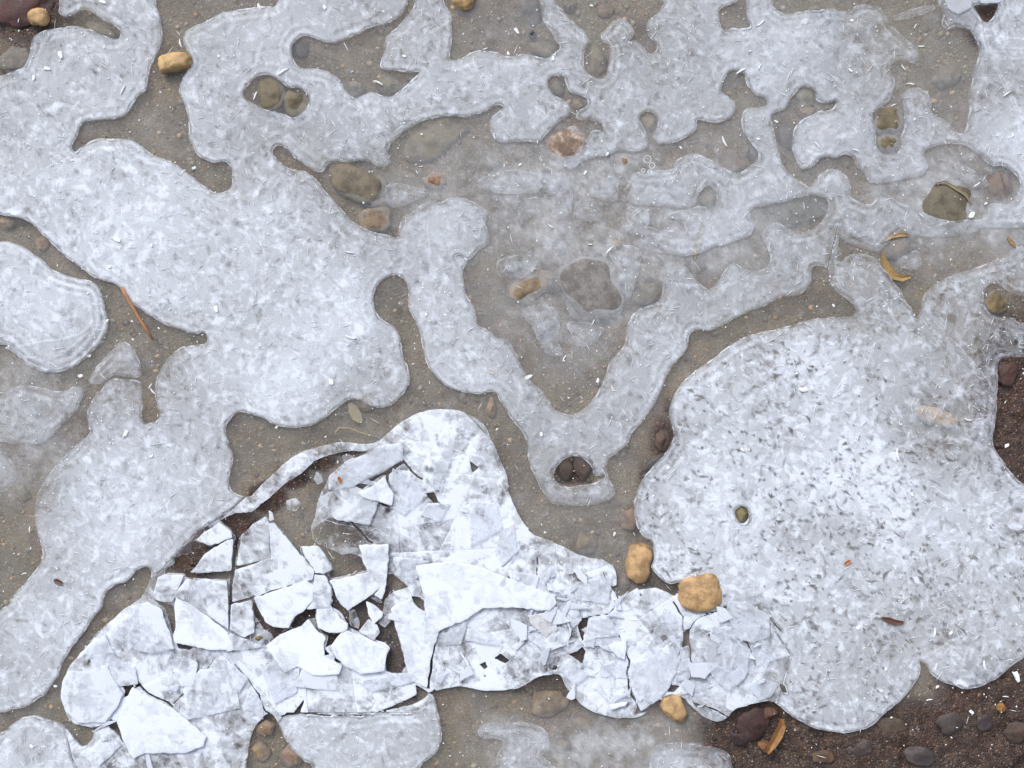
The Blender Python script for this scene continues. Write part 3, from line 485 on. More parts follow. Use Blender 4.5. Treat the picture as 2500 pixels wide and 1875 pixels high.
def march(f, i0, j0):
    h, w_ = f.shape; idx = np.arange(h*w_).reshape(h, w_); F = f.ravel()
    a, b, c, e = idx[:-1, :-1].ravel(), idx[:-1, 1:].ravel(), idx[1:, 1:].ravel(), idx[1:, :-1].ravel()
    tri = np.concatenate([np.stack([a, e, c], 1), np.stack([a, c, b], 1)]); P = F[tri] > 0; ns = P.sum(1)
    full = tri[ns == 3]
    def rot(tr, pp, one):                  # bring the odd corner first
        k = np.argmax(pp == one, 1); r = np.arange(len(tr)); return np.stack([tr[r, k], tr[r, (k+1) % 3], tr[r, (k+2) % 3]], 1)
    t1 = rot(tri[ns == 1], P[ns == 1], True); t2 = rot(tri[ns == 2], P[ns == 2], False)
    E = np.concatenate([t1[:, [0, 1]], t1[:, [0, 2]], t2[:, [1, 0]], t2[:, [2, 0]]])     # inside, outside
    key = E[:, 0].astype(np.int64)*(h*w_)+E[:, 1]; uk, inv = np.unique(key, return_inverse=True)
    ia, ib = uk//(h*w_), uk % (h*w_); tt = F[ia]/(F[ia]-F[ib])
    used = np.unique(np.concatenate([full.ravel(), t1[:, 0], t2[:, 1], t2[:, 2]])); remap = np.full(h*w_, -1); remap[used] = np.arange(len(used))
    xg = GX[i0+(np.arange(h*w_) % w_)]; yg = GY[j0+(np.arange(h*w_)//w_)]
    px = np.concatenate([xg[used], xg[ia]+(xg[ib]-xg[ia])*tt]); py = np.concatenate([yg[used], yg[ia]+(yg[ib]-yg[ia])*tt])
    dist = np.concatenate([F[used], np.zeros(len(uk))]); nu = len(used)
    n1, n2 = len(t1), len(t2); ea, eb, ec, ed = inv[:n1]+nu, inv[n1:2*n1]+nu, inv[2*n1:2*n1+n2]+nu, inv[2*n1+n2:]+nu
    Ft = np.concatenate([remap[full], np.stack([remap[t1[:, 0]], ea, eb], 1), np.stack([ec, remap[t2[:, 1]], remap[t2[:, 2]]], 1), np.stack([ec, remap[t2[:, 2]], ed], 1)])
    segs = np.concatenate([np.stack([ea, eb], 1), np.stack([ed, ec], 1)])
    return px, py, dist, Ft, segs, nu
SH = sheet_meshes()

# ---------------------------------------------------------------- ground
gx = np.arange(-700, 3201, 9.0); gy = np.arange(-600, 2476, 9.0)
DARK = [(60,30,130,90,1),(2500,1000,120,260,1.3),(2250,1830,420,130,1.3),(1850,1800,150,120,1.3),(2450,1720,200,120,1.1),(650,1215,55,42,1.25),(710,1165,50,34,1.25),(775,1128,52,24,1.2),(840,1100,50,18,1.1),(560,1290,90,60,1.1),(480,1370,80,50,1.1),(1900,1560,200,120,.5),
        (2420,60,60,60,1.3),(1625,1075,48,75,.85),(1590,1170,42,60,.75),(1560,1270,40,70,.62),(1640,1000,28,50,.6),(1400,1150,70,45,.9),(760,1600,420,250,.75),(1400,1600,350,160,.7),(330,1640,170,170,.7),(950,1300,200,150,.7),(2000,1200,420,420,.5),(2450,450,60,60,.5),(1660,1440,120,60,.6),(20,130,60,60,.5)]
XX, YY = np.meshgrid(gx, gy)
dark = np.zeros_like(XX)
for x, y, a, b, o in DARK: dark = np.maximum(dark, o*np.exp(-(((XX-x)/a)**2+((YY-y)/b)**2)**1.5))
TRN = [(zc([(620,860),(680,930),(760,990),(870,1030),(980,1050),(1060,1000)]), 11, .0085),(zc([(950,520),(980,620),(1020,720),(1050,820),(1075,900)]), 7, .007),(zc([(1110,900),(1160,950),(1240,960),(1320,930)]), 7, .006),(zc([(640,590),(680,540)]), 9, .006),(T(1,0,[(700,1290),(780,1240),(830,1200)]), 8, .006),(T(1,0,[(480,1030),(600,1010),(700,1050)]), 8, .005)]
trench = np.zeros_like(XX)
for pl, wd, dp in TRN:                         # hollows added for the dark crescents of shade beside some stones
    for a_, b_ in zip(pl[:-1], pl[1:]):
        dx, dy = b_[0]-a_[0], b_[1]-a_[1]; t = np.clip(((XX-a_[0])*dx+(YY-a_[1])*dy)/(dx*dx+dy*dy), 0, 1)
        trench = np.maximum(trench, dp*np.exp(-(np.hypot(XX-a_[0]-t*dx, YY-a_[1]-t*dy)/wd)**2))
gz = -trench-.0085+vnoise(220, 31, gx, gy)*.0016+vnoise(70, 32, gx, gy)*.0012+vnoise(25, 33, gx, gy)*.0006+np.clip(dark, 0, 1)*(.0016+.0012*vnoise(16, 34, gx, gy)+.0018*vnoise(40, 35, gx, gy))
nx_, ny_ = len(gx), len(gy); V = np.stack([X(XX), Y(YY), gz], -1).reshape(-1, 3); id_ = np.arange(nx_*ny_).reshape(ny_, nx_)
q_ = np.stack([id_[:-1, :-1], id_[1:, :-1], id_[1:, 1:], id_[:-1, 1:]], -1).reshape(-1, 4)
# the sheet runs on for twenty metres all round
ring = np.concatenate([id_[0, :-1], id_[:-1, -1], id_[-1, :0:-1], id_[:0:-1, 0]])
far = V[ring].copy(); far[:, :2] *= 30; far[:, 2] = -.010
nb = len(V); V = np.concatenate([V, far]); k_ = np.arange(len(ring)); k2 = (k_+1) % len(ring)
q_ = np.concatenate([q_, np.stack([ring, nb+k_, nb+k2, ring[k2]], 1)[:, ::-1]])
me = np_mesh('ground', V, np.zeros((0, 3), np.int32), q_); fattr(me, 'dark', np.concatenate([dark.ravel(), np.zeros(len(far))]))
ground = tag(link('ground', me, M_GROUND), 'brown silty puddle bed with darker wet mud patches', None, kind='structure')
def ground_z(px, py):
    i = int(np.clip(round((px-gx[0])/9), 0, nx_-1)); j = int(np.clip(round((py-gy[0])/9), 0, ny_-1)); return float(gz[j, i])
def dark_at(px, py):
    i = int(np.clip(round((px-gx[0])/9), 0, nx_-1)); j = int(np.clip(round((py-gy[0])/9), 0, ny_-1)); return float(dark[j, i])

# ---------------------------------------------------------------- clear ice filling the channels
fx = np.arange(-690, 3191, 6.0); fy = np.arange(-590, 2466, 6.0); FX, FY = np.meshgrid(fx, fy)
HAZE = [(1300,480,230,120,.34),(1500,600,260,140,.30),(1437,690,80,80,.36),(1350,800,120,90,.22),(1230,520,150,110,.22),(1150,640,90,90,.12),(2350,560,160,120,.24),(2300,430,160,90,.22),(990,470,70,50,.24),(1040,330,110,70,.08),
        (380,310,60,50,.12),(1560,1340,90,60,.10),(1400,1250,130,80,.18),(300,870,90,80,.20),(60,980,150,110,.28),(20,1160,70,80,.30),(1380,1820,160,90,.26),(1180,1760,120,80,.12),(1620,1830,90,70,.22),(900,1090,160,70,.08),(1290,60,50,60,.15),(1750,560,140,90,.2),(1830,650,120,80,.12),
        (2180,230,80,60,.06),(2280,140,120,120,.06),(60,90,60,50,.12)]
hz = .145+.05*vnoise(160, 41, fx, fy)
for x, y, a, b, o in HAZE: hz += o*np.exp(-((FX-x)/a)**2-((FY-y)/b)**2)
dk = np.zeros_like(FX)
for x, y, a, b, o in DARK: dk = np.maximum(dk, o*np.exp(-(((FX-x)/a)**2+((FY-y)/b)**2)**1.5))
fr = vnoise(110, 81, fx, fy)*.5+vnoise(48, 82, fx, fy)*.34+vnoise(20, 83, fx, fy)*.22
reg = np.exp(-(((FX-1480)/430)**2+((FY-520)/190)**2)**2)+np.exp(-(((FX-2330)/260)**2+((FY-500)/150)**2)**2)+1.0*np.exp(-(((FX-1450)/330)**2+((FY-1830)/120)**2)**2)+.7*np.exp(-(((FX-60)/190)**2+((FY-1040)/190)**2)**2)+.5*np.exp(-(((FX-1380)/170)**2+((FY-800)/120)**2)**2)
pat_ = np.clip(.5+1.5*(fr+.25*vnoise(11, 84, fx, fy)), 0, 1); pat_ = pat_*pat_*(3-2*pat_)
hz = .145+.06*np.exp(-((FY-250)/420)**2)*np.clip((FX-500)/900, 0, 1)+(hz-.145)*.3+.045*fr+np.clip(reg, 0, 1)*(.07+.27*pat_)
PF = np.where((FX > -200) & (FX < 2700) & (FY > -200) & (FY < 2075), sample(PAT, FX.ravel(), FY.ravel()).reshape(FX.shape), 0)
hz *= np.clip(1+1.5*PF, .4, 1.8)
hz *= np.clip(1-dk*1.05, .06, 1)
V = np.stack([X(FX), Y(FY), np.full_like(FX, -.0026)+vnoise(90, 43, fx, fy)*.0003], -1).reshape(-1, 3); id_ = np.arange(FX.size).reshape(FX.shape)
q_ = np.stack([id_[:-1, :-1], id_[1:, :-1], id_[1:, 1:], id_[:-1, 1:]], -1).reshape(-1, 4)
me = np_mesh('clear_ice', V, np.zeros((0, 3), np.int32), q_); fattr(me, 'haze', hz.ravel())
tag(link('clear_ice', me, M_FILM), 'thin clear ice over the brown channels', None, kind='structure')

# ---------------------------------------------------------------- white ice sheets and cracked plates
NAMED = [(300,600,'big mottled white ice sheet with lobed edges filling the left and top'),(100,760,'round ice lobe with ringed rim at the left edge below the brown channel'),(60,980,'hazy grey ice patch at the left edge under the round lobe'),(20,1160,'small dim grey ice patch lowest along the left edge'),
 (290,890,'pale triangular ice patch just above the knob of the big sheet'),(1359,464,'narrow upright blue grey ice patch right of the pinkish stone'),(985,475,'faint grey ice wedge right of the slab stone'),(1435,513,'small rounded grey ice lobe above the large oval stone'),(2232,31,'thin pale ice sliver on the brown gap at upper right'),
 (924,1828,'smooth white ice piece at the bottom edge under the broken plates'),(1174,1041,'small white ice chip on the upper right shoulder of the broken area'),(2100,1200,'large rounded white ice sheet with dark flecks on the right'),(60,1820,'bright white ice corner at the bottom left'),
 (1600,455,'long grey ice strip below the ring bubbles in the upper middle')]
LAND = [(1709,1447,'the square tan pebble'),(1560,1374,'the broken tan stone'),(1647,1731,'the round tan pebble'),(1170,1460,'the huge bright shard'),(390,1570,'the curved bright shard'),(400,1780,'the large lower left shard'),(690,1150,'the dark curved opening'),(632,1559,'the tiny olive pebble'),
        (900,1560,'the tall pale shard'),(560,1350,'the dark notch'),(1070,1010,'the rounded broken top'),(1420,1540,'the crushed white ridge'),(900,1720,'the long bottom crack'),(1330,1300,'the right brown channel'),(1760,1640,'the large right sheet')]
NAMED += [(float(np.mean([p[0] for p in t_[0]])), float(np.mean([p[1] for p in t_[0]])), t_[2]) for t_ in THIN]
used_labels = {}
def uniq(l):
    n = used_labels.get(l, 0); used_labels[l] = n+1; return n
def plate_label(n, x, y):
    size = 'broad' if n > 1900 else 'middling' if n > 1100 else 'small' if n > 300 else 'tiny'
    ds = sorted((math.hypot(x-a, y-b), a, b, t) for a, b, t in LAND)
    for _, a, b, t in ds[:4]:
        dx, dy = x-a, y-b; rel = ('right of' if dx > 0 else 'left of') if abs(dx) > abs(dy) else ('below' if dy > 0 else 'above')
        if math.hypot(dx, dy) < 35: rel = 'under'
        l = f'{size} cracked white ice plate {rel} {t}'
        if uniq(l) == 0: return l
    for _, a, b, t in ds[4:]:
        l = f'{size} cracked ice plate some way {"right of" if x > a else "left of"} {t}'
        if uniq(l) == 0: return l
    return l
OPMUL = .89
def build_sheet(kind, n, px, py, dist, Ft, segs, nu):
    cx, cy = float(px.mean()), float(py.mean()); isb = kind == 'b'
    R = 4.0 if isb else 5.0; H = .0002 if isb else .0004
    z = -H*(1-np.clip(dist/R, 0, 1))**2
    z += (sample(PAT, px, py)*.00022+sample(RDG, px, py)*.0004)*np.clip(dist/8, 0, 1)
    if not isb: z += sample(WAVE, px, py)*.0004+.00022*np.sin(dist/3.4)*np.exp(-((dist-20)/12)**2)
    else:
        tx, ty = random.gauss(0, .004), random.gauss(0, .004)
        z += random.uniform(-.0005, .0002)+((px-cx)*tx+(py-cy)*ty)*S
    ox, oy = (0, 0) if not isb else (X(cx), Y(cy))
    wx, wy = X(px)-ox, Y(py)-oy
    bi = np.unique(segs); rm = np.full(len(px), -1); nb_ = len(bi); rm[bi] = len(px)+np.arange(nb_); bz = np.full(len(bi), -.0037) if not isb else z[bi]-.0022
    V = np.concatenate([np.stack([wx, wy, z], 1), np.stack([wx[bi], wy[bi], bz], 1), np.stack([wx[bi], wy[bi], z[bi]], 1)])
    q_ = np.stack([rm[segs[:, 0]]+nb_, rm[segs[:, 0]], rm[segs[:, 1]], rm[segs[:, 1]]+nb_], 1)
    pat = sample(PAT, px, py); op = opac_at(px, py, isb); op0 = op
    if isb: op = op+random.gauss(-.08, .10)-(.04 if cx > 1640 else 0)
    op = (1.0 if isb else OPMUL)*op+pat*(.45+.75*op)*(1.7 if isb else 1.4 if kind == 'r' else 1.12)+sample(RDG, px, py)*.15
    sp = sample(SPK, px, py)
    me = np_mesh('ice', V, Ft, q_)
    fattr(me, 'opac', np.concatenate([op, op[bi], op[bi]])); fattr(me, 'edge', np.concatenate([np.full(len(dist), 26.0) if isb else dist*np.clip((op0-.15)/.45, .35, 1), np.full(2*nb_, 26.0 if isb else 3.0)])); fattr(me, 'rim', np.concatenate([dist, np.full(2*nb_, 3.0)])); fattr(me, 'speck', np.concatenate([sp, sp[bi], sp[bi]]))
    tb = random.uniform(1.0, 1.09) if cx < 1640 else 1.0
    o = link('ice_plate' if isb else 'ice_sheet', me, M_SHARD if isb else M_ICE, None, (ox, oy, 0))
    if isb: o.color = (tb, tb, tb, 1)
    if isb: tag(o, plate_label(n, cx, cy), 'ice plate', 'cracked plates of the broken ice')
    elif kind == 'out': tag(o, 'white ice sheet beyond the edge of the picture', 'ice sheet', 'ice sheets beyond the picture')
    else:
        kx = (px > 0) & (px < 2500) & (py > 0) & (py < 1875)
        l = min(NAMED, key=lambda a: float(np.min((px-a[0])**2+(py-a[1])**2))*1e3+math.hypot(cx-a[0], cy-a[1]))[2]
        if uniq(l): tag(o, 'sliver of white ice at the picture edge', 'ice sheet', 'ice slivers at the edge')
        else: tag(o, l, 'ice sheet')
    return o
for it in SH: build_sheet(*it)

# ---------------------------------------------------------------- loose shards lying on the broken plates
def shard_mesh(pts, thick, seedk):
    r = random.Random(seedk); P = []
    for a, b in zip(pts, pts[1:]+pts[:1]):
        L = math.hypot(b[0]-a[0], b[1]-a[1]); m_ = max(1, int(L/11)); nxn, nyn = -(b[1]-a[1])/(L+1e-6), (b[0]-a[0])/(L+1e-6); bow = r.uniform(-.012, .012)*L
        for k in range(m_):
            t = k/m_; j_ = (r.gauss(0, .9) if k else 0)+bow*math.sin(math.pi*t)
            P.append((a[0]+(b[0]-a[0])*t+nxn*j_, a[1]+(b[1]-a[1])*t+nyn*j_))
    P = np.array(P); n = len(P)
    area = np.sum(P[:, 0]*np.roll(P[:, 1], -1)-np.roll(P[:, 0], -1)*P[:, 1])
    if area > 0: P = P[::-1]                    # image y points down: make it counter-clockwise in the world
    c = P.mean(0); Q = np.stack([(P[:, 0]-c[0])*S, -(P[:, 1]-c[1])*S], 1)
    e = np.roll(Q, -1, 0)-np.roll(Q, 1, 0); nrm = np.stack([-e[:, 1], e[:, 0]], 1); nrm /= np.linalg.norm(nrm, axis=1, keepdims=True)+1e-9
    I = Q+nrm*3.2*S
    bm = bmesh.new()
    la = [bm.verts.new((x, y, -.0001)) for x, y in Q]; lb = [bm.verts.new((x, y, 0)) for x, y in I]; lc = [bm.verts.new((x*.995, y*.995, -thick)) for x, y in Q]
    for k in range(n):
        k2 = (k+1) % n
        bm.faces.new((la[k], la[k2], lb[k2], lb[k])); bm.faces.new((la[k2], la[k], lc[k], lc[k2]))
    bm.faces.new(lb); bm.faces.new(lc[::-1]); bmesh.ops.triangulate(bm, faces=[f for f in bm.faces if len(f.verts) > 4])
    me = bpy.data.meshes.new('shard'); bm.to_mesh(me); bm.free()
    return me, c, [0.8]*n+[5.0]*n+[9.0]*n
def shard(pts, op, label, z=.0006, tilt=.03, tint=(1, 1, 1), thick=.0016, name='ice_shard', group='loose shards on the broken ice', cat='ice shard'):
    me, c, edge = shard_mesh(list(pts), thick, int(pts[0][0]*13+pts[0][1]*7))
    fattr(me, 'opac', [op]*len(edge)); fattr(me, 'edge', [26.0]*len(edge)); fattr(me, 'rim', [26.0 if e > 4 else e for e in edge]); fattr(me, 'speck', [.05]*len(edge))
    o = link(name, me, M_SHARD, None, (X(c[0]), Y(c[1]), z+thick)); o.rotation_euler = (random.gauss(0, tilt), random.gauss(0, tilt), 0); o.color = (*tint, 1)
    return tag(o, label, cat, group)
A1 = [
 (1,2,[(75,65),(98,105),(105,325),(0,355),(-105,375),(-80,190),(0,110)],.62,'grey clear shard with pointed top beside the dark curved opening'),
 (1,2,[(98,108),(130,105),(280,285),(385,405),(375,460),(140,525),(10,570),(-60,480),(-108,402),(0,367),(110,328)],.86,'large slanted white shard right under the dark curved opening'),
 (1,2,[(5,575),(130,535),(330,468),(385,500),(375,600),(330,650),(260,700),(225,770),(130,762),(90,740),(50,680)],.97,'bright four sided shard above the small olive pebble'),
 (1,2,[(388,432),(450,437),(487,500),(492,580),(486,640),(420,648),(335,650),(378,600),(383,500)],.66,'dull grey shard between two bright four sided shards'),
 (1,2,[(300,256),(400,252),(440,292),(488,380),(493,400),(440,428),(392,423),(380,395),(330,330)],.84,'ragged white shard at the lower tip of the dark opening'),
 (1,2,[(665,245),(760,241),(855,240),(845,420),(830,540),(810,590),(760,560),(798,520),(750,412),(720,408),(690,330)],.93,'tall narrow white shard with square top, left of the huge bright shard'),
 (1,2,[(477,472),(560,457),(752,408),(799,520),(730,570),(602,658),(562,620),(532,590),(502,502)],.90,'rectangular white shard leaning on the tall narrow shard'),
 (1,2,[(400,652),(480,647),(530,672),(550,710),(598,740),(594,778),(540,798),(480,798),(410,768),(396,700)],.92,'rounded white shard just under the rectangular shard'),
 (1,2,[(80,880),(170,810),(300,760),(345,714),(393,777),(458,832),(444,900),(449,950),(560,1005),(540,1060),(380,1068),(280,1010),(200,1048),(130,960)],.97,'wide bright shard right of the small olive pebble'),
 (1,2,[(490,882),(552,802),(590,783),(720,832),(858,902),(838,960),(829,1040),(680,1058),(572,1002),(512,940)],.98,'bright five sided shard with upper point, left of the dark triangular gap'),
 (1,2,[(602,662),(640,652),(669,720),(664,773),(612,750)],.60,'tiny clear splinter standing in the dark gap'),
 (1,2,[(710,597),(760,621),(819,671),(814,700),(762,743),(736,700)],.90,'small arrow shaped shard in the middle of the dark gap'),
 (1,2,[(662,790),(728,713),(780,750),(798,800),(760,848)],.70,'small pale wedge under the arrow shaped shard'),
 (1,2,[(867,650),(920,612),(990,587),(1038,640),(1088,672),(1100,740),(1130,808),(1176,792),(1140,878),(1114,1000),(1094,1148),(1010,1108),(977,1060),(942,900),(907,790)],.92,'tall pale shard tapering down beside the dark triangular gap'),
 (1,2,[(1025,376),(1130,360),(1240,346),(1400,375),(1540,425),(1659,470),(1780,520),(1900,560),(1915,610),(1870,658),(1659,640),(1450,642),(1330,722),(1230,762),(1130,808),(1106,760),(1091,680),(1081,580),(1051,470)],.985,'huge bright white shard in the middle of the broken area'),
 (1,2,[(880,322),(1020,331),(1128,350),(1028,374),(1044,450),(962,488),(932,450),(892,370)],.50,'clear grey shard at the upper left corner of the huge bright shard'),
 (0,2,[(1120,577),(1230,632),(1350,722),(1440,792),(1478,870),(1430,908),(1340,908),(1113,863),(1103,830),(1117,750),(1108,642)],.97,'bright shard with curved back at far left of the broken area'),
 (0,2,[(845,1142),(930,1192),(1090,1272),(1240,1392),(1310,1460),(1290,1518),(1180,1558),(920,1560),(850,1598),(792,1490),(747,1360),(802,1240)],.97,'large bright shard at the lower left of the broken area'),
 (0,2,[(402,1110),(440,1042),(540,1042),(688,1002),(718,1080),(788,1182),(740,1280),(670,1368),(500,1368),(422,1300),(392,1200)],.86,'rounded white shard at the left tip of the broken area'),
 (0,2,[(822,700),(880,622),(940,602),(1028,650),(1058,740),(1093,840),(1108,900),(960,928),(880,908),(830,860)],.60,'clear greyish shard left of the small dark triangle'),
 (0,2,[(1168,437),(1140,500),(1095,608),(1012,600),(972,560),(1002,452),(1040,432)],.52,'clear square shard under the dark notch by the left sheet'),
 (0,2,[(1180,462),(1330,472),(1438,472),(1448,620),(1448,778),(1360,720),(1240,640),(1132,575),(1102,582),(1142,510)],.68,'upright grey shard left of the long vertical crack'),
 (0,2,[(1242,385),(1300,302),(1440,215),(1478,206),(1473,310),(1468,403),(1300,418),(1202,423)],.60,'triangular clear shard with curved edge in the dark notch'),
 (0,2,[(1392,102),(1468,160),(1474,198),(1342,248),(1242,212),(1300,162)],.64,'slanted clear shard at the top of the dark notch'),
 (0,2,[(1492,402),(1560,442),(1655,540),(1600,572),(1472,608),(1477,480)],.58,'grey shard right of the long vertical crack'),
 (0,2,[(1467,622),(1598,592),(1608,700),(1613,798),(1550,828),(1457,780)],.72,'pale shard above the tiny olive pebble and left of its gap'),
 (1,1,[(472,1450),(560,1352),(680,1272),(800,1212),(930,1192),(948,1230),(938,1300),(840,1358),(720,1418),(640,1468),(550,1488),(477,1488)],.66,'long grey shard holding an orange speck along the dark curved opening'),
 (1,1,[(662,1510),(760,1460),(830,1402),(846,1450),(886,1520),(876,1588),(780,1558),(690,1538)],.95,'small bright wedge below the long grey shard'),
 (2,2,[(782,1000),(880,962),(1000,882),(1090,832),(1093,940),(1058,1060),(1020,1150),(960,1218),(842,1298),(802,1200),(767,1100)],.72,'smooth fan shaped shard above the round tan pebble'),
 (2,2,[(632,880),(740,842),(748,900),(738,970),(690,950)],.97,'small bright chip left of the fan shaped shard'),
 (2,2,[(642,1250),(760,1232),(740,1260),(652,1283)],.95,'thin white sliver on the lower rim of the crushed ice'),
 (2,2,[(1292,762),(1440,832),(1528,920),(1498,1080),(1392,1168),(1292,1080),(1240,950)],.62,'big clear grey plate below the square tan pebble'),
 (2,2,[(1392,602),(1500,602),(1655,692),(1655,828),(1560,858),(1442,800),(1382,680)],.70,'clear plate right of the square tan pebble'),
 (2,2,[(1100,962),(1148,962),(1148,1088),(1072,1108),(1072,1032)],.60,'narrow clear piece left of the big clear grey plate'),
 (2,2,[(132,690),(240,672),(288,790),(240,828),(142,740)],.80,'cream tinted shard under the right end of the huge bright shard'),
 (2,2,[(512,710),(640,702),(698,820),(560,828),(482,858)],.84,'white shard right of the dark diamond gap'),
 (3,0,[(1142,-30),(1180,60),(1240,94),(1318,50),(1326,-30)],.74,'upturned white ice shard on the top edge at upper right'),
 (3,0,[(1350,-40),(1502,-40),(1500,18),(1382,24)],.88,'white ice shard over the dark hole at upper right'),
 (1,1,[(560,1275),(600,1262),(640,1290),(655,1300),(600,1318),(575,1330)],.45,'glassy chip at the upper end of the dark curved opening'),
 (1,1,[(210,1560),(270,1540),(300,1580),(270,1625),(215,1615)],.40,'glassy chip lying in the dark curved opening'),
 (1,1,[(395,1375),(430,1395),(440,1440),(405,1460),(380,1420)],.42,'glassy chip against the long grey shard in the opening'),
 (1,1,[(95,1620),(120,1635),(130,1680),(100,1690)],.8,'small white chip at the lower end of the dark curved opening'),
]
def big_shard(pts, op, lab, z, tilt, tint=(1, 1, 1), thick=.0016):
    P = []; r = random.Random(int(pts[0][0]*13+pts[0][1]*7))
    for a_, b_ in zip(pts, pts[1:]+pts[:1]):
        L = math.hypot(b_[0]-a_[0], b_[1]-a_[1]); m_ = max(1, int(L/9))
        for k in range(m_): t = k/m_; j_ = r.gauss(0, .9) if k else 0; P.append((a_[0]+(b_[0]-a_[0])*t+j_, a_[1]+(b_[1]-a_[1])*t+r.gauss(0, .9)*(k > 0)))
    f = sdf_poly(P); js, is_ = np.where(f > 0); j0, j1, i0, i1 = js.min()-1, js.max()+2, is_.min()-1, is_.max()+2
    px, py, dist, Ft, segs, nu = march(f[j0:j1, i0:i1], i0, j0)
    c = (float(px.mean()), float(py.mean())); o_ = r.randrange(30)*7.0
    pat = sample(PAT, px*.9+500, py*.9+100+o_*0); zz = pat*.0002-.0002*(1-np.clip(dist/4, 0, 1))**2
    wx, wy = (px-c[0])*S, -(py-c[1])*S; bi = np.unique(segs); nb_ = len(bi); rm = np.full(len(px), -1); rm[bi] = len(px)+np.arange(nb_)
    V = np.concatenate([np.stack([wx, wy, zz], 1), np.stack([wx[bi], wy[bi], zz[bi]-thick], 1), np.stack([wx[bi], wy[bi], zz[bi]], 1)])
    q_ = np.stack([rm[segs[:, 0]]+nb_, rm[segs[:, 0]], rm[segs[:, 1]], rm[segs[:, 1]]+nb_], 1)
    ov = (op-.06 if op > .88 else op-.12)+pat*(1.6 if op < .9 else 1.0); me = np_mesh('shard', V, Ft, q_)
    fattr(me, 'opac', np.concatenate([ov, ov[bi], ov[bi]])); fattr(me, 'edge', np.full(len(V), 26.0)); fattr(me, 'rim', np.concatenate([dist, np.full(2*nb_, 1.0)])); fattr(me, 'speck', np.zeros(len(V)))
    o = link('ice_shard', me, M_ICE, None, (X(c[0]), Y(c[1]), z+thick)); o.rotation_euler = (r.gauss(0, tilt), r.gauss(0, tilt), 0); o.color = (*tint, 1)
    return tag(o, lab, 'ice shard', 'loose shards on the broken ice')
for i, (c, r, pts, op, lab) in enumerate(A1):
    op = min(op, .94); tn = 1.0+max(0, op-.85)*.9
    big_shard(T(c, r, pts), op, lab, .0004+.0004*(i % 4)+(.0007 if op > .92 else 0), .018, (1, .95, .88) if 'cream' in lab else (tn, tn, tn))
SHM = [(*np.mean(T(c, r, pts), 0), lab.replace('large ', '').replace(' of the broken area', '')) for c, r, pts, op, lab in A1 if len(lab.split()) < 11]
rx = random.Random(17); cnt = 0
EXTRA_ = [(1080,1150,.8),(1180,1280,.9),(1060,1250,.85),(980,1200,.8),(1240,1330,.92),(1290,1420,.95),(1180,1560,.85),(1090,1540,.8),(1300,1560,.9),(1390,1480,.9),(1450,1430,.85),(1480,1560,.9),(1400,1640,.88),(1350,1560,.7),(1520,1640,.7),(1480,1700,.9),(1620,1560,.75),(1700,1680,.8),(1780,1540,.8),(1840,1600,.75),(1650,1620,.6),(1860,1680,.8),(690,1640,.95),(560,1640,.95),(600,1580,.9),(780,1660,.95),(880,1690,.9),(330,1530,.8),(250,1600,.85),(300,1640,.75),(460,1640,.7),(520,1700,.85),(620,1720,.95),(260,1830,.95),(1000,1640,.9),(950,1660,.88),(860,1230,.9),(900,1180,.8)]
for x, y, op in EXTRA_:
    L = rx.uniform(38, 88); ang = rx.uniform(0, 6.28); n_ = rx.choice((3, 4, 4, 5)); ts = sorted(rx.uniform(0, 6.28/n_*.75)+6.28/n_*k for k in range(n_)); asp = rx.uniform(.35, .85)
    pts = [(x+math.cos(t)*L*math.cos(ang)-math.sin(t)*L*asp*math.sin(ang), y+math.cos(t)*L*math.sin(ang)+math.sin(t)*L*asp*math.cos(ang)) for t in ts]
    if min(sample(brk, p[0], p[1]) for p in pts) < 6 or min(float(sample(white, p[0], p[1])) for p in pts) < -30: continue
    ds = sorted((math.hypot(x-a_, y-b_), a_, b_, t_) for a_, b_, t_ in LAND); lab = None
    for _, a_, b_, t_ in ds[:9]:
        rel = ('right of' if x > a_ else 'left of') if abs(x-a_) > abs(y-b_) else ('below' if y > b_ else 'above'); sh = {3: 'three cornered', 4: 'four cornered', 5: 'five cornered'}[n_]
        lab = f'thin {sh} ice shard {rel} {t_}'
        if uniq(lab) == 0: break
    big_shard(pts, op*rx.uniform(.50, .95), lab, rx.uniform(.0002, .0012), .03, thick=.0011)
DIR8 = ('right of', 'below and right of', 'below', 'below and left of', 'left of', 'above and left of', 'above', 'above and right of')
def near_label(prefix, x, y, marks, tries=14):
    best = None
    for d_, a_, b_, t_ in sorted((math.hypot(x-a_, y-b_), a_, b_, t_) for a_, b_, t_ in marks)[:tries]:
        l = f"{prefix} {DIR8[int(round(math.atan2(y-b_, x-a_)/(math.pi/4))) % 8]} {t_}"
        if len(l.split()) > 16: continue
        best = best or l
        if l not in used_labels: uniq(l); return l
    return best
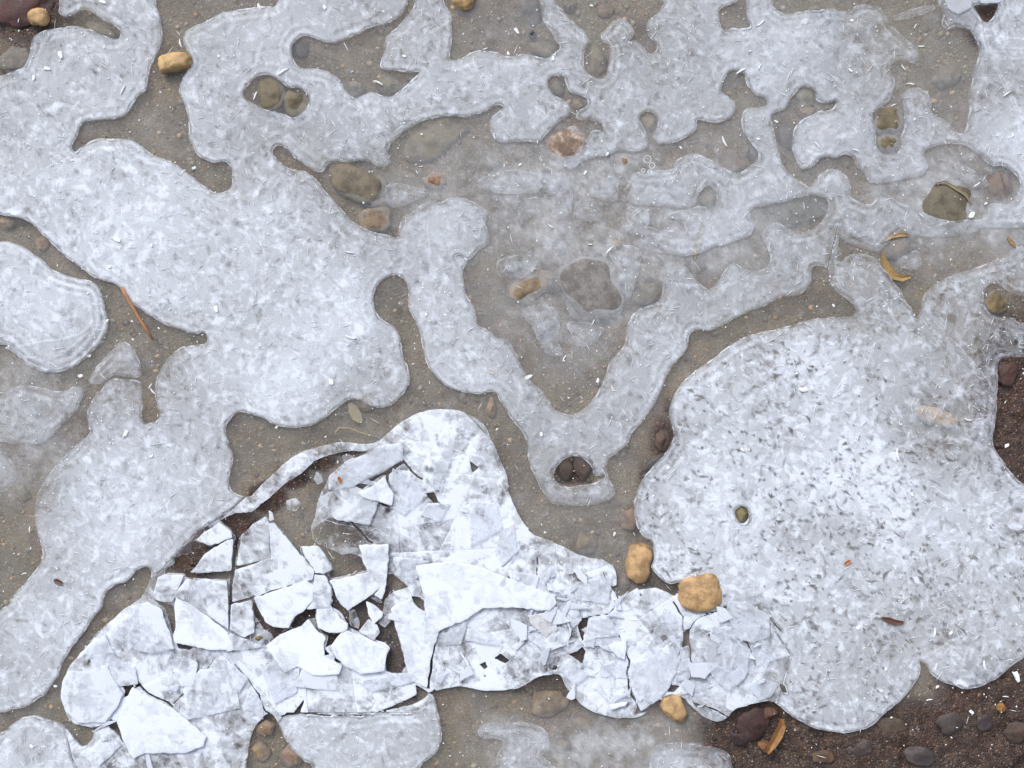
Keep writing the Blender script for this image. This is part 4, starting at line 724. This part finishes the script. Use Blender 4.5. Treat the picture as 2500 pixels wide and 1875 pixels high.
# splinters and crumbs of the crushed ridge, one object each
zones = [(1400,1560,170,110,46),(1780,1600,120,110,16),(1350,1440,120,60,18),(860,1480,120,70,12),(1080,1650,140,40,10),(1560,1700,120,50,14),(300,1760,120,80,10)]
for x, y, a, b, n in zones:
    for k in range(n):
        px, py = random.gauss(x, a*.55), random.gauss(y, b*.55)
        if sample(white, px, py) < 2 or sample(brk, px, py) < 0: continue
        L = random.uniform(9, 30)*random.choice((1, 1, 1.5)); ang = random.uniform(0, 6.28); wv = L*random.uniform(.35, .8); pts = []
        for t in sorted(random.uniform(0, 6.28) for _ in range(random.choice((3, 4, 4, 5)))):
            u, v_ = math.cos(t)*L, math.sin(t)*wv; pts.append((px+u*math.cos(ang)-v_*math.sin(ang), py+u*math.sin(ang)+v_*math.cos(ang)))
        ar = abs(sum(p[0]*q2[1]-q2[0]*p[1] for p, q2 in zip(pts, pts[1:]+pts[:1])))/2
        if ar < 50: continue
        shard(pts, random.uniform(.62, .98), near_label('small loose ice splinter', px, py, LAND+[(a_, b_, 'the '+t_) for a_, b_, t_ in SHM], 26), z=random.uniform(.0003, .0022), tilt=.10, thick=.0010, name='ice_splinter', group='splinters of crushed ice', cat='ice splinter')

# ---------------------------------------------------------------- stones
def stone_mesh(sd, angular):
    r = np.random.default_rng(sd); bm = bmesh.new(); bmesh.ops.create_icosphere(bm, subdivisions=4, radius=1.0)
    P = np.array([v.co[:] for v in bm.verts])
    n_ = P.copy(); rad = np.ones(len(P))
    for k in range(int(min(angular, 4))):       # facets cut by random planes
        dv = r.normal(size=3); dv[2] *= .6; dv /= np.linalg.norm(dv); c = r.uniform(.70, .92) if angular > 5 or angular < 3 else r.uniform(.62, .86)
        pr = P@dv; rad = np.minimum(rad, np.where(pr > 1e-3, c/np.maximum(pr, 1e-3), 9))
    rad = np.where(rad < 1, rad, 1)
    if angular > 5: rad *= 1/np.maximum(.01, (np.abs(P)**3.4).sum(1)**(1/3.4))*.97
    for k in range(14):
        dv = r.normal(size=3); fq = r.uniform(1.5, 7); rad += .05/fq**.6*np.sin(P@dv*fq+r.uniform(0, 6.28))
    P = P*rad[:, None]; P[:, 0] /= np.abs(P[:, 0]).max(); P[:, 1] /= np.abs(P[:, 1]).max(); P[:, 2] /= P[:, 2].max()
    for v, p in zip(bm.verts, P): v.co = p
    for f in bm.faces: f.smooth = True
    me = bpy.data.meshes.new('stone'); bm.to_mesh(me); bm.free(); return me
TAN, TAN2, OLV, GRY, BRN, MAR, DRK, PNK, SLT = (.55,.375,.19), (.50,.33,.17), (.185,.16,.108), (.20,.185,.165), (.24,.16,.10), (.105,.030,.032), (.055,.05,.055), (.36,.25,.19), (.23,.24,.26)
#  x, y, w, h, angle, colour, top z mm, angularity, label
ST = [(91,42,54,50,20,TAN,5,2,'small round tan pebble at the top left corner'),(424,154,98,58,14,TAN,6,4,'oblong tan pebble at the head of the left brown channel'),(1709,1447,118,94,4,TAN2,5,6,'square tan pebble at the lower edge of the right sheet'),
 (1560,1374,66,102,-8,TAN2,3.2,6,'broken tan stone with dark middle beside the right sheet'),(1647,1731,70,76,10,TAN2,4.5,4,'round tan pebble on the lower rim of the broken ice'),(1135,-2,66,54,-10,TAN,3,3,'tan pebble cut by the top edge'),
 (55,12,170,110,20,MAR,-1.5,3,'dark maroon stone in the top left corner'),(30,140,90,80,30,GRY,-3,4,'grey stone at the left edge below the maroon stone'),(240,68,90,38,-28,OLV,-3.5,5,'long dark stone under the upper left channel'),
 (657,228,80,88,10,OLV,-.6,4,'left of two touching olive stones in a hole of the big sheet'),(722,247,66,74,0,(.185,.16,.10),-.6,3,'right of two touching olive stones in a hole of the big sheet'),
 (867,212,46,46,0,GRY,-2.6,3,'small grey stone in the upper middle hole'),(948,204,76,60,-8,OLV,-2.2,3,'oval olive stone in the upper middle hole'),(728,112,50,46,0,DRK,-4,3,'dark stone at the left end of the upper middle hole'),
 (867,440,158,92,-24,(.205,.18,.135),-1.2,10,'flat angular slab stone in the middle brown channel'),(913,534,84,64,6,(.27,.20,.135),-2.0,8,'smaller angular stone below the slab stone'),(925,492,60,26,10,GRY,-3.4,6,'thin stone wedged under the slab stone'),
 (1060,436,54,48,20,(.42,.24,.13),-1.6,4,'orange brown pebble right of the slab stone'),(1206,395,46,42,0,OLV,-2.6,5,'little olive stone in the middle of the clear ice'),(1056,340,190,110,18,(.20,.165,.085),-3.6,4,'wide flat olive stone under the clear ice in the upper middle'),
 (1381,345,108,96,30,PNK,-.8,5,'pinkish stone with white frosted face'),(1525,392,34,32,0,(.40,.25,.14),-2,3,'tiny orange pebble beside the ring bubbles'),(1298,22,62,72,0,DRK,-2.8,4,'dark grey stone at the top edge'),(1300,79,22,22,0,DRK,-2,2,'tiny round dark pebble under the dark grey stone'),
 (1330,114,84,50,-12,OLV,-2.8,4,'olive stone at the bottom of the upper brown gap'),(1456,143,58,88,4,(.21,.175,.10),-2.4,3,'upright oval stone in the left arm of the upper gap'),(1583,296,42,46,0,(.24,.20,.11),-2.4,2,'round olive pebble in the keyhole shaped gap'),(1392,8,34,34,0,OLV,-3,3,'small stone at the top edge right of the blue arm'),(1480,20,46,40,0,BRN,-3,3,'brown stone at the top edge in the upper gap'),
 (1360,207,38,50,12,OLV,-2.8,3,'small upright stone in the upper knob above the pinkish stone'),(1413,250,36,28,0,BRN,-2.6,3,'brown pebble just above the pinkish stone'),(1786,386,86,70,0,(.22,.16,.11),-2.8,4,'brown flat stone in the upper right brown bay'),(1842,372,30,46,10,DRK,-2.6,3,'dark upright pebble beside the brown flat stone'),
 (1730,484,42,52,20,OLV,-2.8,4,'olive stone under the grey strip in the upper right middle'),(1371,602,42,46,0,SLT,-3,5,'slate stone above the large oval stone'),(1506,594,26,24,0,TAN2,-2.6,3,'tiny tan pebble above the large oval stone'),(1290,703,142,70,34,(.31,.235,.15),-1.4,2,'leaf shaped tan stone left of the large oval stone'),
 (1440,704,156,164,14,(.27,.268,.28),-1.2,6,'large oval blue grey stone in the middle'),(1576,712,76,64,0,OLV,-3,3,'olive stone right of the large oval stone'),(1380,1146,46,60,6,(.10,.065,.05),-3.2,4,'left dark brown stone at the foot of the V shaped ice'),(1424,1143,50,68,6,(.11,.07,.052),-3.2,4,'right dark brown stone at the foot of the V shaped ice'),
 (1622,1077,44,58,-10,(.16,.10,.075),-2.8,4,'reddish stone in the brown channel beside the right sheet'),(1596,1130,70,28,35,DRK,-3,5,'dark stone under the rim of the right sheet'),(1430,1330,62,58,0,(.24,.17,.09),-3,4,'brown stone in the channel above the broken ice'),(1536,1270,50,56,0,(.25,.16,.10),-3,4,'brown stone in the channel above the broken tan stone'),(1524,1428,36,46,0,BRN,-2.4,4,'small brown stone below the broken tan stone'),
 (1587,1838,52,78,0,(.24,.20,.10),-2.4,4,'tall olive stone at the bottom edge'),(1425,1776,54,44,-20,BRN,-3,3,'brown stone in the clear ice near the bottom'),(1336,1722,110,70,10,(.25,.18,.11),-3,3,'broad brown stone under the clear ice below the crushed ridge'),(1372,1830,44,52,10,OLV,-3,4,'olive stone near the bottom edge'),(1290,1850,80,56,-30,(.28,.18,.13),-2.8,4,'long brown stone at the bottom edge'),
 (1840,1772,92,80,30,(.05,.015,.014),-1,5,'shiny dark red stone at the bottom right of the broken ice'),(1868,1826,38,32,0,(.42,.18,.05),-.5,3,'orange pebble beside the dark red stone'),(2449,1731,28,26,0,(.50,.24,.05),-2,3,'tiny orange pebble in the dark mud at right'),(2180,1778,84,46,0,(.14,.095,.065),-2.4,5,'flat brown stone half under the right sheet'),(2323,1770,64,54,20,(.095,.08,.085),-2,6,'purplish grey stone in the dark mud'),
 (2408,1768,46,44,0,(.08,.06,.085),-2.4,5,'small purplish stone in the dark mud'),(2490,1792,72,56,0,(.085,.05,.035),-2,4,'dark brown stone at the right edge in the mud'),(2110,1830,70,44,12,(.13,.10,.095),-2.2,5,'grey brown stone at the bottom edge in the mud'),(2250,1850,84,50,-15,(.12,.10,.11),-2,5,'grey stone at the bottom edge in the mud'),(2010,1855,60,40,0,(.20,.11,.05),-2.4,4,'rusty stone at the bottom edge'),
 (1968,236,58,58,0,(.24,.22,.09),-2.2,4,'olive stone at the top of the curved right gap'),(1975,268,50,34,0,(.27,.19,.13),-2.4,5,'brown stone under the olive one in the curved right gap'),(2030,226,24,28,0,OLV,-2,3,'tiny olive pebble right of the curved gap'),(1922,330,42,72,8,(.075,.075,.085),-2.6,4,'dark stone in the middle of the curved right gap'),(2172,287,82,72,4,(.20,.165,.10),-1.8,6,'angular stone in the upper right hole'),(2169,344,62,46,0,(.21,.18,.09),-2,4,'olive stone below the angular stone in the upper right hole'),
 (1946,516,168,88,10,(.085,.09,.055),-3.1,4,'large dark green stone at right of the middle'),(2454,456,76,88,20,(.20,.11,.07),-2.6,4,'reddish brown stone near the right edge'),(2316,492,138,116,-16,(.175,.158,.118),-1.6,10,'angular olive stone with yellow edge near the right edge'),(2192,600,76,64,0,(.23,.165,.11),-2.2,4,'brown stone inside the yellow leaf curl'),(2018,316,46,38,0,(.55,.42,.28),-2.0,3,'cream pebble frozen under the ice at upper right'),
 (2439,736,64,58,0,(.24,.18,.08),-1.2,4,'brown stone in the notch of the right sheet'),(2466,912,62,66,0,(.10,.04,.033),-1.8,5,'maroon stone at the right edge in the bare mud'),(2292,1018,118,44,-18,(.62,.44,.26),-.7,3,'beige stone half frozen into the right sheet'),(1199,996,28,58,4,(.36,.23,.12),-2.4,3,'upright tan pebble between the broken area and the V shaped ice'),(1813,1254,40,48,0,(.25,.22,.10),-1.2,2,'round olive pebble in the hole of the right sheet'),
 (632,1559,30,28,0,(.30,.24,.09),1.5,3,'tiny olive pebble among the shards'),(647,1783,52,46,0,(.36,.24,.15),-2,3,'tan pebble in the brown gap at the bottom'),(632,1841,52,54,0,(.38,.26,.15),-2,3,'tan pebble at the bottom edge in the brown gap'),(709,1852,64,60,0,(.30,.20,.15),-2,3,'pinkish brown pebble at the bottom edge'),(8,540,44,36,0,(.40,.27,.12),-2.2,3,'tan pebble at the left edge in the channel'),(97,590,36,42,0,(.34,.21,.11),-2.2,3,'orange brown pebble in the left channel'),(190,700,44,34,0,(.25,.21,.07),-2.4,3,'yellowish olive pebble at the narrow of the left channel'),
 (45,1205,56,44,0,(.21,.18,.07),-2.4,3,'olive pebble near the left edge'),(1250,640,56,46,0,GRY,-3.2,4,'grey stone under the clear ice left of the large oval stone'),(1330,800,70,60,0,(.22,.20,.18),-3.4,4,'faint grey stone in the V shaped hollow'),(1700,640,60,50,0,(.19,.15,.11),-3,4,'brown stone in the bay right of the large oval stone'),(1150,520,60,50,0,(.22,.18,.12),-3.4,4,'faint brown stone above the ice column'),(2320,180,80,60,20,(.22,.18,.12),-3.4,4,'brown stone in the upper right clear ice'),(2020,20,90,36,0,(.19,.15,.09),-3.2,4,'long brown stone at the top edge on the right'),(890,980,70,50,0,(.23,.18,.12),-3.6,4,'faint brown stone in the central channel'),(1884,1744,46,36,20,(.15,.06,.03),-1.2,4,'rusty pebble right of the dark red stone'),(1806,1806,50,34,-10,(.05,.02,.03),-1.6,5,'small purple black stone below the dark red stone'),(300,205,10,10,0,BRN,-3,3,None)]
for i, (x, y, w_, h_, ang, col, top, angu, lab) in enumerate(ST):
    if not lab: continue
    top = top if top > -2.05 else min(top, -3.1)
    g = ground_z(x, y); topz = max(top/1000, g+.0015); bot = 2*min(g, -.006)-topz+.0012 if top < -2.05 else min(-.0032-topz, g-.001)
    me = stone_mesh(300+i, angu); zmin = min(v.co.z for v in me.vertices)
    hz_ = (topz-bot)/2
    o = link('pebble' if max(w_, h_) < 75 else 'stone', me, M_PALE if 'frosted' in lab else M_STONE, None, (X(x), Y(y), (topz+bot)/2))
    me.transform(__import__('mathutils').Matrix.Diagonal((w_*S/2, h_*S/2, hz_, 1)))
    if col not in (TAN, TAN2): dk_ = dark_at(x, y) > .6; col = tuple((.5 if dk_ else .68)*c_+(.5 if dk_ else .32)*m_ for c_, m_ in zip(col, (.045, .03, .025) if dk_ else (.13, .11, .085)))
    o.rotation_euler[2] = math.radians(ang); o.color = (*col, 1)
    tag(o, lab, 'pebble' if max(w_, h_) < 75 else 'stone')

# ---------------------------------------------------------------- grit and gravel on the puddle bed (nobody could count it)
bm = bmesh.new(); bmesh.ops.create_icosphere(bm, subdivisions=1, radius=1.0); IV = np.array([v.co[:] for v in bm.verts]); IF = np.array([[v.index for v in f.verts] for f in bm.faces]); bm.free()
PAL = np.array([(.30,.24,.16),(.22,.17,.11),(.17,.14,.10),(.36,.28,.19),(.26,.24,.22),(.14,.10,.08),(.40,.26,.13),(.20,.19,.12)])
VV, FF, CC = [], [], []; n = 0; tries = 0
while n < 5000 and tries < 60000:
    tries += 1
    px, py = random.uniform(-200, 2700), random.uniform(-200, 2075)
    wv = sample(white, px, py); dv = dark_at(px, py)
    if wv > -2 and not (sample(brk, px, py) > 0 and wv < 4): continue
    if dv < .5 and random.random() < .62: continue
    r_ = random.choice((2.0, 2.5, 3, 3.5, 4, 5, 6, 8))*random.uniform(.8, 1.25)*(.8 if dv > .5 else 1)
    sc = np.array([r_*random.uniform(.7, 1.2), r_*random.uniform(.7, 1.2), r_*.38])*S; a = random.uniform(0, 6.28); R_ = np.array([[math.cos(a), -math.sin(a), 0], [math.sin(a), math.cos(a), 0], [0, 0, 1]])
    P = (IV*rng.uniform(.6, 1.3, (len(IV), 1))*sc)@R_.T+np.array([X(px), Y(py), ground_z(px, py)-sc[2]*.1])
    c = PAL[random.randrange(len(PAL))]*random.uniform(.6, 1.25)
    if dv > .45: c = c*random.uniform(.12, .55)*np.array((1.0, .78, .74))
    VV.append(P); FF.append(IF+n*len(IV)); CC.append(np.tile((*c, 1), (len(IV), 1))); n += 1
me = np_mesh('gravel', np.concatenate(VV), np.concatenate(FF)); ca = me.color_attributes.new('col', 'FLOAT_COLOR', 'POINT'); ca.data.foreach_set('color', np.concatenate(CC).astype(np.float32).ravel())
tag(link('gravel', me, M_GRAVEL), 'fine grit and gravel on the puddle bed', 'gravel', kind='stuff')

# ---------------------------------------------------------------- frost: traced flakes one by one, dust as stuff
def flake_mesh(sd, kind):
    r = random.Random(sd); n = 9 if kind == 0 else 8; pts = []
    for k in range(n):
        t = 2*math.pi*k/n; rr = r.uniform(.55, 1.0)
        if kind == 0: pts.append((math.cos(t)*rr, math.sin(t)*rr*.62))
        else: pts.append((math.cos(t), math.sin(t)*.2*rr+.18*math.cos(t)**2))
    bm = bmesh.new(); a = [bm.verts.new((x, y, -.35)) for x, y in pts]; b = [bm.verts.new((x*.86, y*.8, .25+r.uniform(-.05, .25))) for x, y in pts]; c = bm.verts.new((0, 0, .45))
    for k in range(n):
        k2 = (k+1) % n; bm.faces.new((a[k], a[k2], b[k2], b[k])); bm.faces.new((b[k], b[k2], c))
    bm.faces.new(a[::-1]); me = bpy.data.meshes.new('flake'); bm.to_mesh(me); bm.free(); me.materials.append(M_FROST); return me
FM = [[flake_mesh(40+k, 0) for k in range(7)], [flake_mesh(60+k, 1) for k in range(5)]]
FL = {(0,0):[(650,12,22,0),(385,350,26,0),(215,495,20,0),(775,570,26,1),(1135,270,24,1),(1225,1060,18,0),(1155,1090,22,1),(745,1520,22,0),(1610,600,26,1),(1635,35,20,0),(660,300,10,0),(1385,355,12,0),(455,1015,13,0),(960,1555,12,0),(300,435,20,0),(770,510,14,1),(110,125,12,1)],
 (1,0):[(35,40,20,1),(445,45,20,0),(185,450,32,1),(785,517,30,1),(620,450,10,1),(245,640,10,0),(1465,305,16,1),(1610,335,14,0),(1520,860,20,1),(1055,1050,12,1),(1030,1085,13,1),(605,1595,24,1),(950,355,14,0),(770,1510,16,1),(690,1280,9,0),(1585,1045,9,0),(1380,125,9,1),(1060,845,9,0)],
 (2,0):[(55,190,20,0),(285,370,16,0),(250,140,9,0),(1475,445,32,1),(1600,150,24,1),(1595,420,18,1),(1370,895,30,1),(490,1090,14,0),(1095,930,11,0),(630,975,14,0),(75,1040,12,0),(270,1430,20,1),(640,1580,26,1),(500,395,7,0),(1585,880,12,0),(530,30,10,0),(520,1545,16,1)],
 (3,0):[(570,130,14,0),(900,425,18,1),(945,525,22,1),(840,660,16,1),(95,765,13,0),(595,950,18,1),(350,915,22,1),(1160,900,12,1),(1335,1355,30,0),(1425,1285,14,0),(1015,1360,18,1),(1550,590,26,1),(1360,1170,20,1),(345,1265,12,1),(1585,850,14,0),(1015,290,20,1),(975,160,14,1),(965,755,10,0),(560,445,14,0)],
 (0,1):[(1370,350,22,0),(675,425,14,0),(560,645,16,0),(505,770,20,0),(830,425,11,0),(960,870,22,1),(945,835,18,1),(1000,470,8,0),(795,1140,24,0),(960,1280,16,0),(695,85,14,0),(555,250,12,0),(835,540,9,0),(1480,440,9,0)],
 (1,1):[(610,530,30,1),(1090,385,12,0),(1210,385,12,0),(140,1095,14,0),(1110,815,10,1),(490,810,22,0)],
 (2,1):[(130,780,24,0),(570,800,16,0),(540,430,16,1),(355,660,18,1),(210,1140,18,0),(1015,1355,14,0),(715,1085,14,1),(1485,1240,14,0),(920,1530,10,0),(385,910,8,0),(660,850,18,1)],
 (3,1):[(460,325,14,0),(970,385,9,0),(1395,180,18,1),(855,1270,34,1),(710,575,16,1),(260,860,28,0),(1555,1215,18,0),(760,175,8,0),(950,1520,18,0),(1300,1050,22,1)],
 (3,2):[(1620,1085,32,0),(1335,1310,17,0),(1065,1230,17,1),(1115,1150,14,0),(1100,1020,20,1),(600,1230,12,0),(610,770,18,0),(1405,1010,28,1),(1195,805,14,0),(1095,800,26,1),(785,1030,14,0),(825,1345,10,0),(755,1170,14,0),(195,400,16,0),(1550,1210,16,1)],
 (0,2):[(345,1145,13,0),(180,150,20,1),(145,430,16,1),(1225,1000,26,0),(200,1520,18,0)], (2,2):[(235,170,9,0),(675,180,12,0),(800,180,10,1),(800,305,16,0)]}
fi = 0; MARKS = [(a_[0], a_[1], 'the '+a_[8]) for a_ in ST if a_[8]]
for (c, r), L in FL.items():
    for x, y, ln, kd in L:
        px, py = T(c, r, [(x, y)])[0]; sz = ln*S*.52
        me = FM[kd][fi % len(FM[kd])]; fi += 1
        top = .0004 if sample(white, px, py) > 8 else -.0022 if sample(white, px, py) < 0 else -.0003
        o = link('frost_flake' if kd == 0 else 'frost_sliver', me, None, None, (X(px), Y(py), top+sz*.10)); o.scale = (sz, sz, sz*.35); o.rotation_euler = (0, 0, random.uniform(0, 6.28))
        tag(o, near_label(('larger ' if ln > 19 else 'small ')+('frost flake' if kd == 0 else 'frost sliver'), px, py, MARKS, 22), 'frost flake', 'frost flakes' if kd == 0 else 'frost slivers')
VV, FF = [], []; n = 0
for k in range(6500):
    px, py = random.uniform(-150, 2650), random.uniform(-150, 2025); wv = sample(white, px, py)
    if wv < 0 and random.random() < .5: continue
    needle = random.random() < .42
    L = (random.uniform(4, 17) if needle else random.uniform(1.0, 3.4)*(1.6 if random.random() < .06 else 1))*S; wd = (random.uniform(.45, .9) if needle else random.uniform(.8, 2.2))*S; a = random.uniform(0, 6.28)
    z = .0007 if wv > 8 else -.0020 if wv < 0 else -.0004
    if wv < 4 and needle and random.random() < .86: continue
    ca_, sa = math.cos(a), math.sin(a); pts = [(-L, -wd*.4), (0, -wd), (L, 0), (0, wd), (0, 0)]
    P = [(X(px)+u*ca_-v_*sa, Y(py)+u*sa+v_*ca_, z+(.0005 if i == 4 else 0)) for i, (u, v_) in enumerate(pts)]
    VV.append(P); FF.append(np.array([(0, 1, 4), (1, 2, 4), (2, 3, 4), (3, 0, 4)])+5*n); n += 1
me = np_mesh('frost_dust', np.concatenate(VV), np.concatenate(FF)); tag(link('frost_dust', me, M_FROST), 'fine frost needles and specks scattered over the ice', 'frost', kind='stuff')

# ---------------------------------------------------------------- twigs, leaves, seeds
def tube(path, radii, seg=8):
    VV, FF = [], []; P = [Vector(p) for p in path]
    for i, p in enumerate(P):
        dvec = (P[min(i+1, len(P)-1)]-P[max(i-1, 0)]).normalized(); u = dvec.cross(Vector((0, 0, 1))).normalized(); v_ = u.cross(dvec)
        for k in range(seg):
            t = 2*math.pi*k/seg; VV.append(p+(u*math.cos(t)+v_*math.sin(t))*radii[i])
    for i in range(len(P)-1):
        for k in range(seg): FF.append((i*seg+k, i*seg+(k+1) % seg, (i+1)*seg+(k+1) % seg, (i+1)*seg+k))
    FF.append(tuple(range(seg))[::-1]); FF.append(tuple((len(P)-1)*seg+k for k in range(seg)))
    me = bpy.data.meshes.new('stem'); me.from_pydata([tuple(v) for v in VV], [], FF); me.polygons.foreach_set('use_smooth', [True]*len(FF)); me.update(); return me
def tp(c, r, pts, zs): return [(X(p[0]), Y(p[1]), z) for p, z in zip(T(c, r, pts), zs)]
tag(link('dry_stem', tube(tp(0,1,[(772,212),(800,265),(835,325),(872,395),(912,460),(962,538)],[.0008,.0006,.0002,-.0006,-.0012,-.0024]), [.0011,.0014,.0012,.0013,.0012,.0008]), M_TWIG), 'short reddish brown stem frozen beside the left channel', 'stem')
def blade(pts, wd, z, mat, name, lab, cat, curl=.0006):
    pts = np.array(pts, float); n_ = len(pts); VV, FF = [], []
    for i, p in enumerate(pts):
        dvec = pts[min(i+1, n_-1)]-pts[max(i-1, 0)]; dvec /= np.linalg.norm(dvec); nn = np.array((-dvec[1], dvec[0])); hw = wd*(.25+.75*math.sin(math.pi*(i+.25)/(n_-.5)))/2
        for s_, zz in ((-1, curl), (0, 0), (1, curl)):
            VV.append((X(p[0]+nn[0]*hw*s_), Y(p[1]+nn[1]*hw*s_), z+zz))
    m_ = len(VV); VV += [(x, y, zz-.0004) for x, y, zz in VV]
    for i in range(n_-1):
        for k in (0, 1):
            a = i*3+k; f = (a, a+1, a+4, a+3); FF.append(f); FF.append(tuple(q+m_ for q in f[::-1]))
        for k in (0, 2): a = i*3+k; FF.append((a, a+3, a+3+m_, a+m_))
    FF.append((0, 1, 1+m_, m_)); FF.append((1, 2, 2+m_, 1+m_)); e = (n_-1)*3; FF.append((e, e+1, e+1+m_, e+m_)); FF.append((e+1, e+2, e+2+m_, e+1+m_))
    me = bpy.data.meshes.new(name); me.from_pydata(VV, [], FF); bm = bmesh.new(); bm.from_mesh(me); bmesh.ops.recalc_face_normals(bm, faces=bm.faces); bm.to_mesh(me); bm.free()
    return tag(link(name, me, mat), lab, cat)
blade(T(3,2,[(758,708),(800,722),(850,738),(895,738)]), 15, .0009, M_LEAF, 'leaf_scrap', 'dark brown pointed leaf scrap on the right sheet', 'leaf')
blade(T(3,2,[(520,372),(538,360),(558,345)]), 10, .0009, M_ORG, 'leaf_scrap', 'tiny orange red leaf speck on the right sheet', 'leaf')
blade(T(1,1,[(540,1408),(546,1425),(553,1445)]), 9, .0035, M_ORG, 'leaf_scrap', 'tiny orange leaf speck on the long grey shard', 'leaf')
blade(T(0,2,[(345,468),(368,480),(398,492)]), 14, .0007, M_LEAF, 'leaf_scrap', 'small dark leaf scrap on the lower left ice', 'leaf')
blade(T(3,0,[(765,1600),(775,1650),(800,1700),(840,1745),(890,1760),(945,1750)]), 20, -.0021, M_YEL, 'curled_leaf', 'yellow curled leaf edge in the brown funnel at right', 'leaf', .0012)
blade(T(3,0,[(780,1520),(820,1490),(880,1478),(930,1485)]), 16, -.0021, M_YEL, 'curled_leaf', 'pale yellow leaf edge above the curled leaf at right', 'leaf', .0008)
blade(T(3,2,[(30,1560),(66,1505),(100,1445),(124,1390),(118,1345)]), 24, .0006, M_AMB, 'dead_leaf', 'tan yellow leaf at the bottom beside the dark red stone', 'leaf', .002)
blade(T(2,0,[(1238,1395),(1225,1460),(1210,1540),(1190,1600),(1180,1640)]), 14, -.0022, M_STRAW, 'straw', 'straw blade frozen in the upper right middle', 'straw')
blade(T(3,0,[(1560,1500),(1585,1530),(1610,1560)]), 10, -.0020, M_YEL, 'straw', 'short yellow straw at the right edge', 'straw')
blade(T(3,0,[(1520,1100),(1540,1160),(1555,1230),(1560,1270)]), 4, -.0030, M_LEAF, 'straw', 'thin rusty stalk on the reddish stone at right', 'straw')
blade(T(3,0,[(1100,1160),(1160,1150),(1230,1190),(1290,1230),(1330,1290)]), 8, -.0012, M_STRAW, 'straw', 'yellowish stalk along the angular olive stone', 'straw')
blade(T(1,1,[(1150,325),(1185,328),(1215,325)]), 8, -.0012, M_TWIG, 'bark_chip', 'reddish bark chip on the ice column', 'bark')
blade(T(1,1,[(1465,735),(1510,742),(1558,730)]), 12, -.0012, M_TWIG, 'bark_chip', 'brown bark chip at the foot of the ice column', 'bark')
blade(T(1,1,[(600,945),(625,985),(650,1030),(675,1065)]), 28, -.0034, M_STRAW, 'seed_husk', 'oval seed husk in the central brown channel', 'seed', .001)
tag(link('rootlet', tube(tp(1,1,[(515,1160),(512,1130),(540,1102),(600,1105),(660,1130),(720,1145),(790,1165)],[-.0031]*7), [.0006,.0008,.0009,.0008,.0008,.0007,.0004]), M_STRAW), 'thin pale rootlet curled below the seed husk', 'root')
# ring bubbles frozen in the clear ice
def ring_bubble(px, py, rr, lab):
    P = []; path = [(X(px)+rr*S*math.cos(t*math.pi/8), Y(py)+rr*S*math.sin(t*math.pi/8), -.0023) for t in range(17)]
    return tag(link('air_bubble', tube(path, [.00022]*17, 6), M_FROST), lab, 'bubble', 'ring bubbles')
for x, y, rr in ((885,1005,9),(915,1045,7),(900,1085,5),(1215,1195,5),(860,1075,4)):
    p = T(2,0,[(x, y)])[0]; ring_bubble(p[0], p[1], rr, near_label('ring shaped air bubble', p[0], p[1], MARKS, 22))
